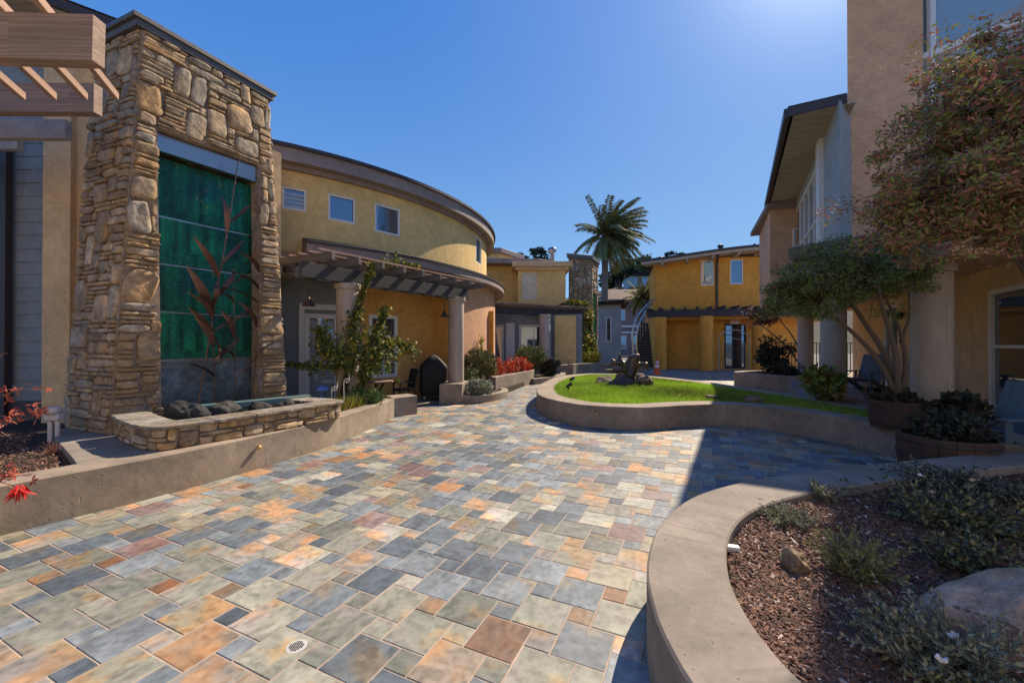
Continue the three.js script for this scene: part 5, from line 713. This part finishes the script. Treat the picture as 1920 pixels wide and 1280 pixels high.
{ // maple in the barrel
  const b = V(5.95, 0.82, 6.3), s = (x, d) => V(x, 0, d);
  mapleTree('multi stemmed green maple growing in the half barrel', 823, b, [[[b, V(5.75, 1.35, 6.35), V(5.45, 1.85, 6.5), V(5.0, 2.35, 6.7)], 0.045, 0.02], [[b, V(5.85, 1.5, 6.4), V(5.65, 2.1, 6.6), V(5.35, 2.8, 6.8)], 0.055, 0.02], [[V(5.97, 0.85, 6.3), V(6.1, 1.4, 6.35), V(6.1, 1.95, 6.45), V(5.95, 2.6, 6.6)], 0.04, 0.015], [[V(6.1, 1.75, 6.42), V(6.3, 2.1, 6.5), V(6.4, 2.6, 6.6)], 0.025, 0.012], [[b, V(5.8, 1.6, 6.2), V(5.6, 2.3, 6.2), V(5.5, 2.9, 6.2)], 0.045, 0.018]],
    [[V(5.35, 2.8, 6.6), 0.92, 0.62, 0.85, 0.5, 110, 0.24], [V(4.75, 2.5, 6.8), 0.55, 0.5, 0.6, 0.25, 50, 0.2], [V(6.0, 2.9, 6.6), 0.7, 0.45, 0.7, 0.25, 50, 0.2]], G.green, 44000, 0.052, 0.0105, { twigs: 150 });
}
function shrub(name, label, cat, seed, c, rx, ry, rz, n, L, W, pal, o = {}) {
  const r = rng(seed), t = thing(name, label, cat), [l] = blob(r, c, rx, ry, rz, n, L, W, pal, { clumps: o.k ?? 36, cr: o.cr ?? rx * 0.35, up: o.up ?? true, fill: o.fill ?? 0.35, squash: o.sq ?? 0.8, ...o });
  const st = []; for (let i = 0; i < 8; i++) { const d = rdir(r); st.push(limb(r, new THREE.Vector3(c.x + d.x * 0.05, (o.y0 ?? c.y - ry), c.z + d.z * 0.05), new THREE.Vector3(c.x + d.x * rx * 0.7, c.y + Math.abs(d.y) * ry * 0.5, c.z + d.z * rz * 0.7), 0.012, 0.004, 0.08, 5, 5)); } part('stems', st, M.bark, t);
  part('foliage', leafGeo(l), o.mat ?? M.leafFar, t);
  if (o.fl) { const f = []; for (let i = 0; i < o.fl; i++) { const d = rdir(r); d.y = Math.abs(d.y); const p = new THREE.Vector3(c.x + d.x * rx * 1.02, c.y + d.y * ry * 1.04, c.z + d.z * rz * 1.02); for (let k = 0; k < 5; k++) { const a = k * 1.2566, e = new THREE.Vector3(Math.cos(a), 0.35, Math.sin(a)).normalize(); f.push([p, e, new THREE.Vector3(-Math.sin(a), 0, Math.cos(a)), o.fs ?? 0.03, (o.fs ?? 0.03) * 0.42, pick(r, o.fp ?? G.white)]); } } part('flowers', leafGeo(f), M.leafFar, t); }
  return t;
}
shrub('round_bush', 'clipped round olive green bush behind the plain tan column', 'bush', 901, V(-1.15, 0.98, 14.0), 0.62, 0.50, 0.6, 20000, 0.045, 0.016, G.boxw, { k: 260, cr: 0.13, fill: 0.12 });
shrub('round_bush', 'clipped round green bush beside the grey column', 'bush', 902, V(0.9, 0.98, 19.2), 0.80, 0.58, 0.7, 20000, 0.055, 0.019, G.teal, { k: 260, cr: 0.17, fill: 0.12 });
{ const r = rng(903), t = thing('red_plant', 'bright red orange leafy plant above the sunlit planter wall', 'plant'), l = [], st = []; for (let i = 0; i < 95; i++) { const a = r(), c = V(lerp(-0.7, 0.7, a) + 0.2 * (r() - 0.5), 0.5, lerp(14.6, 17.6, a) + 0.3 * (r() - 0.5)), top = c.clone().add(new THREE.Vector3((r() - 0.5) * 0.3, 0.25 + 0.4 * r(), (r() - 0.5) * 0.3)); st.push(limb(r, c, top, 0.006, 0.003, 0.05, 4, 4)); for (let k = 0; k < 34; k++) l.push(leafAt(r, c.clone().lerp(top, 0.25 + 0.8 * r()).add(rdir(r).multiplyScalar(0.05)), 0.10, 0.018, r() < 0.12 ? G.boxw : G.red, new THREE.Vector3(0, 0.7, 0))); } part('stems', st, M.bark, t); part('foliage', leafGeo(l), M.leaf, t); }
shrub('flowering_plant', 'low plant with many small white flowers inside the low kerb', 'plant', 904, V(-1.0, 0.38, 12.25), 0.42, 0.26, 0.38, 5200, 0.05, 0.012, G.sage, { fl: 110, fs: 0.028, k: 60, cr: 0.13 });
shrub('flowering_plant', 'upright white flowered plant beside the plain tan column', 'plant', 905, V(-1.3, 0.62, 13.1), 0.22, 0.42, 0.22, 2600, 0.06, 0.014, G.teal, { fl: 40, fs: 0.028 });
shrub('dark_shrub', 'dark green shrub with pale flowers inside the curved kerb', 'bush', 906, V(1.75, 0.62, 18.9), 0.5, 0.5, 0.45, 5200, 0.07, 0.02, G.dark, { fl: 24, fs: 0.04, fp: G.pinkw });
shrub('yellow_bush', 'yellow flowering bush behind the long retaining wall', 'bush', 907, V(4.5, 0.75, 24.2), 0.9, 0.38, 0.5, 5000, 0.10, 0.03, G.yel);
shrub('dark_shrub', 'dark leafy shrub in front of the picket railing', 'bush', 908, V(10.7, 1.25, 16.9), 0.75, 0.72, 0.6, 2600, 0.12, 0.035, G.dark, { fill: 0.5, cr: 0.26 });
shrub('dark_shrub', 'low dark ground cover plant around the pale grey column', 'bush', 909, V(10.2, 0.62, 15.4), 0.7, 0.22, 0.8, 2400, 0.09, 0.03, G.dark);
shrub('leafy_plant', 'broad leaved green plant at the foot of the grey column behind the barrel maple', 'plant', 910, V(7.0, 0.75, 9.2), 0.42, 0.36, 0.4, 1800, 0.14, 0.04, G.green, { fill: 0.6 });
shrub('leafy_plant', 'dark leafy plant filling the barrel beside the mulch bed wall', 'plant', 911, V(5.35, 0.66, 5.05), 0.38, 0.16, 0.38, 1300, 0.07, 0.02, G.dark);
shrub('leafy_plant', 'small dark plant at the base of the barrel maple', 'plant', 912, V(5.95, 0.86, 6.3), 0.33, 0.14, 0.33, 1500, 0.05, 0.02, G.dark);
shrub('leafy_plant', 'dark purple leaved plant between the barrel and the thick grey column', 'plant', 913, V(6.3, 0.72, 5.9), 0.32, 0.28, 0.3, 1400, 0.09, 0.03, G.dark);
function vine(label, seed, paths, pal, n, spread, L = 0.085, W = 0.03) { const r = rng(seed), t = thing('climbing_vine', label, 'vine'), st = [], l = []; for (const [pts, w, sh] of paths) { const c = new THREE.CatmullRomCurve3(pts); st.push(tube(pts, 0.014, 0.006, 16, 6)); for (let i = 0; i < n * sh; i++) { const u = r(), p = c.getPointAt(u).add(rdir(r).multiplyScalar(w * (0.4 + 0.9 * r()) * Math.sqrt(r()) * (0.6 + 0.6 * Math.sin(u * 9 + seed)))); l.push(leafAt(r, p, L, W, pal, new THREE.Vector3(0.3, 0.1, 0.3))); } } part('stems', st, M.bark, t); part('foliage', leafGeo(l), M.leaf, t); }
vine('yellow green climbing vine wrapped round the tan column by the white door', 921, [[[V(-3.75, 0.4, 8.95), V(-3.55, 1.2, 8.92), V(-3.45, 2.1, 8.95), V(-3.3, 2.8, 9.0), V(-3.1, 3.45, 9.1)], 0.26, 0.32], [[V(-3.4, 0.6, 8.95), V(-3.1, 1.3, 9.2), V(-2.75, 1.75, 9.5), V(-2.4, 1.5, 9.9)], 0.48, 0.33], [[V(-3.6, 1.2, 8.95), V(-3.95, 1.6, 8.75), V(-4.1, 2.0, 8.7)], 0.42, 0.2], [[V(-3.3, 1.0, 9.0), V(-3.0, 2.0, 9.2), V(-2.9, 2.5, 9.3)], 0.34, 0.22], [[V(-3.75, 1.2, 8.9), V(-4.3, 1.25, 8.5), V(-4.7, 1.3, 8.3)], 0.14, 0.05], [[V(-3.1, 3.45, 9.1), V(-2.9, 3.6, 9.6), V(-2.4, 3.65, 10.4)], 0.2, 0.08]], G.vine, 7500);
vine('yellowing vine covering the face of the second stone tower', 922, [[[V(4.1, 0.5, 25.2), V(4.2, 2, 25.2), V(4.3, 3.9, 25.3)], 0.75, 0.5], [[V(4.9, 0.5, 25.6), V(4.9, 2.2, 25.7), V(4.8, 3.6, 25.8)], 0.55, 0.3], [[V(2.8, 3.95, 24.0), V(3.8, 4.1, 24.3), V(4.6, 4.1, 25.2)], 0.3, 0.2]], [...G.vine, ...G.yel], 5200, 1, 0.16, 0.06);
vine('thin vine seedling climbing the peach wall', 923, [[[V(-1.05, 0.9, 14.9), V(-1.1, 1.6, 14.8), V(-1.12, 2.0, 14.75)], 0.14, 1]], G.yel, 160, 1);
{ // bed behind the seat wall: grassy perennials
  const r = rng(931), t = thing('grassy_perennials', 'clump of arching yellow green grassy leaves behind the seat wall', 'plant'), l = []; for (let i = 0; i < 900; i++) { const a = r(), p = V(lerp(-3.35, -3.15, a) + 0.25 * (r() - 0.5), 0.38, lerp(7.5, 8.35, a)), d = new THREE.Vector3((r() - 0.5) * 1.3, 1, (r() - 0.5) * 1.3).normalize(); l.push([p, d, new THREE.Vector3(r() - 0.5, 0, r() - 0.5).normalize(), 0.16 + 0.22 * r(), 0.008, pick(r, [...G.yel, ...G.vine])]); } part('foliage', leafGeo(l), M.leaf, t);
  shrub('leafy_plant', 'low bright green plant behind the seat wall end', 'plant', 932, V(-3.15, 0.55, 8.85), 0.34, 0.2, 0.42, 3600, 0.07, 0.016, [[0.10, 0.17, 0.04], [0.07, 0.13, 0.03], [0.14, 0.17, 0.05]]);
}
function spikyPlant(label, seed, c, nStem, spread, hgt, L, W, pal, o = {}) {   // stems clothed in narrow leaves
  const r = rng(seed), t = thing(o.name ?? 'rosemary_plant', label, 'plant'), l = [], st = [], fl = [];
  for (let i = 0; i < nStem; i++) { const a = r() * 6.2832, q = spread * (0.3 + 0.7 * r()), b = new THREE.Vector3(c.x + (r() - 0.5) * spread * 0.9, c.y, c.z + (r() - 0.5) * spread * 0.9), e = b.clone().add(new THREE.Vector3(Math.cos(a) * q, hgt * (0.45 + 0.6 * r()), Math.sin(a) * q)), m = b.clone().lerp(e, 0.5).add(new THREE.Vector3(0, hgt * 0.12, 0)), cv = new THREE.CatmullRomCurve3([b, m, e]); st.push(tube([b, m, e], 0.0035, 0.0018, 5, 4));
    const k = o.k ?? 38; for (let j = 0; j < k; j++) { const u = 0.12 + 0.88 * j / k, p = cv.getPointAt(Math.min(1, u)), tg = cv.getTangentAt(Math.min(1, u)), sd = new THREE.Vector3().crossVectors(tg, rdir(r)).normalize(), d = tg.clone().multiplyScalar(0.75).addScaledVector(sd, 0.8).normalize(); l.push([p, d, new THREE.Vector3().crossVectors(d, rdir(r)).normalize(), L * (0.6 + 0.6 * r()) * (1.15 - 0.4 * u), W, pick(r, pal)]); }
    if (o.fl && r() < o.fl) { const p = e.clone().add(new THREE.Vector3(0, 0.015, 0)), ax = new THREE.Vector3((r() - 0.5), 0.9, (r() - 0.5)).normalize(), s0 = new THREE.Vector3().crossVectors(ax, rdir(r)).normalize(), s1 = new THREE.Vector3().crossVectors(ax, s0), cc = pick(rng(i + seed), G.pinkw).map((x) => Math.min(0.82, x)); for (let j = 0; j < 5; j++) { const an = j * 1.2566, sd = s0.clone().multiplyScalar(Math.cos(an)).addScaledVector(s1, Math.sin(an)), d = ax.clone().multiplyScalar(0.75).addScaledVector(sd, 0.65).normalize(); fl.push([p, d, new THREE.Vector3().crossVectors(d, ax).normalize(), 0.032, 0.014, cc]); } } }
  part('stems', st, M.bark, t); part('foliage', leafGeo(l), o.mat ?? M.leaf, t); if (fl.length) part('flowers', leafGeo(fl), M.leafFar, t);
}
const bp = (x, d) => V(x, bedH(x, d), d);
spikyPlant('feathery olive rosemary plant beside the golden stone', 941, bp(1.93, 2.32), 46, 0.2, 0.24, 0.05, 0.0055, G.rosem);
spikyPlant('grey green flowering plant with pale trumpet flowers beside the large boulder', 942, bp(1.72, 1.62), 150, 0.30, 0.24, 0.04, 0.006, G.sage, { name: 'primrose_plant', fl: 0.035, k: 26 });
spikyPlant('sunlit grey leaved ground cover near the bed wall', 943, bp(2.05, 3.05), 130, 0.2, 0.09, 0.026, 0.005, G.sage, { name: 'ground_cover_plant', k: 20 });
spikyPlant('white tipped plant at the bend of the bed wall', 944, bp(2.62, 3.45), 60, 0.13, 0.16, 0.03, 0.006, [...G.sage, [0.45, 0.42, 0.34]], { name: 'ground_cover_plant', k: 22 });
spikyPlant('shaded green plant with a few pale flowers beneath the maple', 945, bp(3.2, 3.0), 150, 0.5, 0.22, 0.05, 0.009, [...G.rosem, ...G.dark], { name: 'ground_cover_plant', fl: 0.015, k: 22 });
spikyPlant('dense shaded plant along the bed wall beside the barrel', 946, bp(4.0, 3.7), 150, 0.45, 0.2, 0.05, 0.008, [...G.sage, ...G.dark], { name: 'ground_cover_plant', fl: 0.02, k: 20 });
spikyPlant('small olive plant behind the large boulder', 947, bp(2.65, 2.35), 60, 0.28, 0.2, 0.045, 0.007, [...G.rosem, ...G.dark], { name: 'ground_cover_plant', k: 22 });
{ const r = rng(951), t = thing('red_maple_shrub', 'red leaved maple branches reaching over the seat wall', 'shrub'), st = [], l = []; for (const [pts, n] of [[[V(-5.4, 0.4, 2.9), V(-5.0, 1.0, 3.1), V(-4.62, 1.55, 3.45), V(-4.44, 1.62, 3.6)], 30], [[V(-5.2, 0.7, 3.0), V(-4.7, 1.15, 3.4), V(-4.25, 1.32, 3.7)], 34], [[V(-5.3, 0.5, 2.95), V(-4.7, 0.85, 3.4), V(-4.2, 1.12, 3.65)], 60], [[V(-5.2, 0.5, 2.9), V(-4.5, 0.55, 3.4), V(-4.15, 0.58, 3.55)], 45]]) { const c = new THREE.CatmullRomCurve3(pts); st.push(tube(pts, 0.012, 0.003, 12, 5)); for (let i = 0; i < n; i++) { const p = c.getPointAt(0.5 + 0.5 * r()).add(rdir(r).multiplyScalar(0.10 * r())), ax = rdir(r); for (let k = 0; k < 5; k++) { const d = new THREE.Vector3().crossVectors(ax, rdir(r)).normalize(); l.push([p, d, new THREE.Vector3().crossVectors(d, ax).normalize(), 0.045 + 0.02 * r(), 0.008, pick(r, G.rust)]); } } } part('stems', st, M.bark, t); part('foliage', leafGeo(l), M.leaf, t);
  const f = thing('red_flower', 'scarlet tassel of leaves hanging in front of the seat wall', 'flower'), q = []; for (let i = 0; i < 60; i++) q.push(leafAt(r, V(-4.11, 0.50, 3.42).add(rdir(r).multiplyScalar(0.035)), 0.085, 0.008, G.scarlet, new THREE.Vector3(0, -1.2, 0))); part('petals', leafGeo(q), M.leafFar, f); part('stalk', tube([V(-4.5, 0.58, 3.35), V(-4.25, 0.56, 3.4), V(-4.11, 0.50, 3.42)], 0.004, 0.003, 8, 5), M.bark, f); 
  spikyPlant('dry brown twiggy plant in the bed by the irrigation valve', 952, V(-5.55, leftH(-5.55, 4.95), 4.95), 26, 0.09, 0.16, 0.03, 0.003, G.rust, { name: 'dry_plant', k: 8 }); }
{ // young burgundy tree by the railing
  mapleTree('slender burgundy leaved tree beside the orange column', 961, V(12.0, 0.5, 17.4), [[[V(12.3, 0.5, 17.2), V(11.8, 1.6, 17.6), V(10.9, 2.6, 18)], 0.05, 0.02], [[V(12.3, 0.5, 17.2), V(12.2, 1.8, 17.6), V(11.6, 3.0, 18)], 0.05, 0.02]], [[V(10.9, 2.95, 18), 0.9, 0.5, 0.6, 1, 40, 0.28]], G.burg, 2600, 0.08, 0.02, { twigs: 30 });
}
// palms
function palm(label, seed, base, H, r0, n, FL, wind, pal) {
  const r = rng(seed), t = thing('palm_tree', label, 'tree'), top = base.clone().add(new THREE.Vector3(H * 0.01, H, 0)); part('trunk', tube([base, base.clone().lerp(top, 0.4), base.clone().lerp(top, 0.8), top], r0, r0 * 0.75, 20, 12), M.barkPale, t);
  const rach = [], l = [];
  for (let i = 0; i < n; i++) {
    const a = i * 2.39996, el = lerp(1.35, -0.75, Math.pow(i / n, 0.8)) + 0.2 * (r() - 0.5), d = new THREE.Vector3(Math.cos(a) * Math.cos(el), Math.sin(el), Math.sin(a) * Math.cos(el)); d.x += wind * (0.5 + 0.4 * r()); d.normalize(); const L = FL * (0.8 + 0.35 * r()), pts = []; let p = top.clone(), v = d.clone(); for (let k = 0; k <= 7; k++) { pts.push(p.clone()); p = p.clone().addScaledVector(v, L / 7); v.y -= 0.13 + 0.05 * (el < 0 ? 1 : 0); v.x += wind * 0.05; v.normalize(); }
    const c = new THREE.CatmullRomCurve3(pts); rach.push(tube(pts, 0.05 * FL / 3, 0.012, 8, 4));
    for (let k = 0; k < 58; k++) { const u = 0.1 + 0.9 * k / 58, q = c.getPointAt(u), tg = c.getTangentAt(u), sd = new THREE.Vector3().crossVectors(tg, new THREE.Vector3(0, 1, 0)).normalize(); for (const s of [-1, 1]) { const dd = sd.clone().multiplyScalar(s * 0.8).addScaledVector(tg, 0.55).add(new THREE.Vector3(wind * 0.3, -0.25 - 0.5 * r(), 0)).normalize(); l.push([q, dd, tg, FL * (0.24 - 0.12 * u), 0.022 * FL / 3 * 1.8, pick(r, pal)]); } }
  }
  part('frond_stems', rach, M.bark, t); part('fronds', leafGeo(l), M.leafFar, t);
}
palm('tall wind blown palm rising behind the stone tower', 971, V(9.9, 0, 44), 13.6, 0.42, 66, 4.7, 0.8, G.palm);
palm('short yellow green palm beside the curved stair', 972, V(10.8, 0, 34.5), 5.6, 0.26, 34, 1.7, 0.15, [...G.palm, ...G.yel]);
// ------------------------------------------------------------------ stair and far things
{
  const s = thing('outdoor_stair', 'grey outdoor stair with curved steel handrails beside the orange house', 'stair'); for (let i = 0; i < 17; i++) { part('tread', box(1.7, 0.05, 0.36, 10.0 + i * 0.10, 0.2 + i * 0.205, -(30.2 + i * 0.3), 0, 0.006), M.concretePale, s); part('riser', box(1.7, 0.155, 0.04, 10.0 + i * 0.10, 0.10 + i * 0.205, -(30.06 + i * 0.3)), std([0.06, 0.065, 0.065]), s); }
  part('stringer', bar(V(10.85, 0.1, 29.9), V(12.6, 3.6, 35.2), 0.08, 0.4), M.slateBeam, s);
  for (const o of [0, 0.28]) part('handrail', tube([V(8.72 + o, 0.5, 29.2), V(8.62 + o, 1.6, 29.2), V(8.6 + o * 1.2, 2.5, 29.2), V(8.95 + o * 1.3, 3.6, 29.3), V(9.6 + o, 4.4, 29.4), V(10.25 + o, 5.0 - o * 0.5, 29.5)], 0.06, 0.06, 40, 8), M.steel, s);
  for (let i = 0; i < 7; i++) part('baluster', bar(V(9.0 + i * 0.2, 1.6 + i * 0.32, 29.35), V(9.0 + i * 0.2, 3.2 + i * 0.28, 29.35), 0.03, 0.03), M.steel, s);
  const g = thing('grey_house', 'blue grey sided house wall with a white framed window beyond the stone tower', 'building'), gm = lineMap(6.9, 37, 9.6, 36); part('wall', [skin(gm, 0, gm.L, 0, 5.2, [[1.55, 2.05, 1.9, 4.1]], 1, 0.1), skin(lineMap(9.6, 36, 10.6, 40), 0, 4, 0, 5.2)], M.sidingPale, g); windowIn(g, gm, 1.55, 2.05, 1.9, 4.1, { fw: 0.1 }); part('roof', prism([[6.4, 36.6], [10.1, 35.4], [11.4, 41], [7, 42]], 5.2, 5.5, 0.02), M.roofing, g);
  const pk = thing('pink_house', 'dusky pink house with tiled roof beyond the grey siding', 'building'), pm = lineMap(14.2, 60, 23, 60); const ops = [[1.2, 2.6, 1.0, 3.0], [3.4, 4.8, 1.0, 3.0], [1.2, 2.4, 5.2, 6.8]]; part('wall', [skin(pm, 0, pm.L, 0, 8.2, ops, 2, 0.2)], M.pinkWall, pk); ops.forEach((o) => windowIn(pk, pm, ...o, { fw: 0.15 })); part('belt', [bar(V(14.2, 4.3, 59.9), V(23, 4.3, 59.9), 0.15, 0.3), bar(V(14.2, 3.4, 59.9), V(23, 3.4, 59.9), 0.15, 0.25)], M.white, pk); part('roof', (() => { const P = [V(13.6, 8.2, 59.2), V(23.6, 8.2, 59.2), V(23, 10.4, 65), V(14.5, 10.4, 65)], q = []; for (const k of [0, 1, 2, 0, 2, 3]) q.push(P[k].x, P[k].y, P[k].z); const gg = new THREE.BufferGeometry(); gg.setAttribute('position', new THREE.Float32BufferAttribute(q, 3)); gg.computeVertexNormals(); return uvm(gg); })(), M.tile, pk);
  const fh = (lab, x, y, d, w, h, wm, rm) => { const b = thing('hillside_house', lab, 'building', V(x, y, d)); part('wall', box(w, h, 8, 0, h / 2, 0), wm, b); const rg = prism([[-w / 2 - 0.6, -0.3], [w / 2 + 0.6, -0.3], [0, 1.5]].map(([a, c]) => [a, c]), 0, 10); rg.rotateX(Math.PI / 2); rg.translate(0, h + 0.3, -5); part('roof', rg, rm, b); for (let i = 0; i < 3; i++) part('window', box(w * 0.16, h * 0.4, 0.2, (i - 1) * w * 0.28, h * 0.55, 4.05), M.glass, b); };
  fh('pale blue hillside house with a low brown roof', 47, 22, 150, 10, 4, std([0.35, 0.45, 0.48]), M.roofing); fh('grey hillside house half hidden below the pale blue one', 29, 12, 120, 7, 3, std([0.4, 0.4, 0.42]), M.cap); fh('cream hillside house near the ridge trees', 66, 30, 190, 12, 5, M.cream, M.tile);
  // hill
  const P = [], nx = 60, nd = 30, hf = (x, d) => 46 * ss(60, 300, d) * Math.exp(-(((x - 130) / 170) ** 2)) + 4 * (A1(x * 0.004, d * 0.004) - 0.5), q = (i, j) => { const x = -260 + 620 * i / nx, d = 66 + 420 * j / nd; return [x, hf(x, d) - 0.4, -d]; };
  for (let i = 0; i < nx; i++) for (let j = 0; j < nd; j++) for (const [a, b] of [[0, 0], [1, 0], [1, 1], [0, 0], [1, 1], [0, 1]]) P.push(...q(i + a, j + b)); const hg = new THREE.BufferGeometry(); hg.setAttribute('position', new THREE.Float32BufferAttribute(P, 3)); hg.computeVertexNormals(); struct('hill', uvm(hg), M.hill);
  // ridge trees: one of each kind, then copies
  const r = rng(991), proto = (seed, pal, label) => { const q = rng(seed), t = thing('ridge_tree', label, 'tree', undefined, 0, 'evergreen trees along the far ridge'); part('trunk', tube([V(0, 0, 0), V(0.1, 4, 0), V(0, 10, 0)], 0.5, 0.15, 6, 6), M.bark, t); const [l] = blob(q, V(0, 8.5, 0), 3.6, 5.5, 3.6, 2600, 0.9, 0.22, pal, { clumps: 34, cr: 1.2, squash: 0.6, fill: 0.55 }); part('crown', leafGeo(l), M.leafFar, t); return t; };
  const pr = [proto(1, G.pine, 'dark evergreen tree on the far wooded ridge'), proto(2, [...G.pine, ...G.green], 'dark evergreen tree on the far wooded ridge')]; let first = 0;
  for (let i = 0; i < 44; i++) { const d = 210 + 120 * r(), x = d * (0.20 + 0.24 * r()), o = first < 2 ? pr[first] : pr[i % 2].clone(); if (first >= 2) { o.name = numbered('ridge_tree'); scene.add(o); } first++; const s = 0.8 + 0.7 * r(); o.position.copy(V(x, hf(x, d) - 1, d)); o.scale.set(s, s * (0.8 + 0.4 * r()), s); o.rotation.y = r() * 6; }
  const bs = rng(992); for (let i = 0; i < 12; i++) { const d = 90 + 90 * bs(), x = d * (0.20 + 0.2 * bs()), o = pr[1].clone(); o.name = numbered('hillside_tree'); scene.add(o); o.position.copy(V(x, hf(x, d) - 2, d)); const s = 0.35 + 0.3 * bs(); o.scale.set(s * 1.3, s, s * 1.3); o.userData = { label: 'rounded green tree among the hillside houses', category: 'tree', group: 'trees among the hillside houses' }; }
  for (const [x, d, s, lab] of [[1.1, 60, 0.62, 'lower of two dark conifers showing above the yellow house roof'], [4.2, 62, 0.72, 'taller of two dark conifers showing above the yellow house roof']]) { const o = pr[0].clone(); o.name = numbered('conifer_tree'); scene.add(o); o.position.copy(V(x, 6.9, d)); o.scale.setScalar(s); o.userData = { label: lab, category: 'tree' }; }
}
renderer.render(scene, camera);
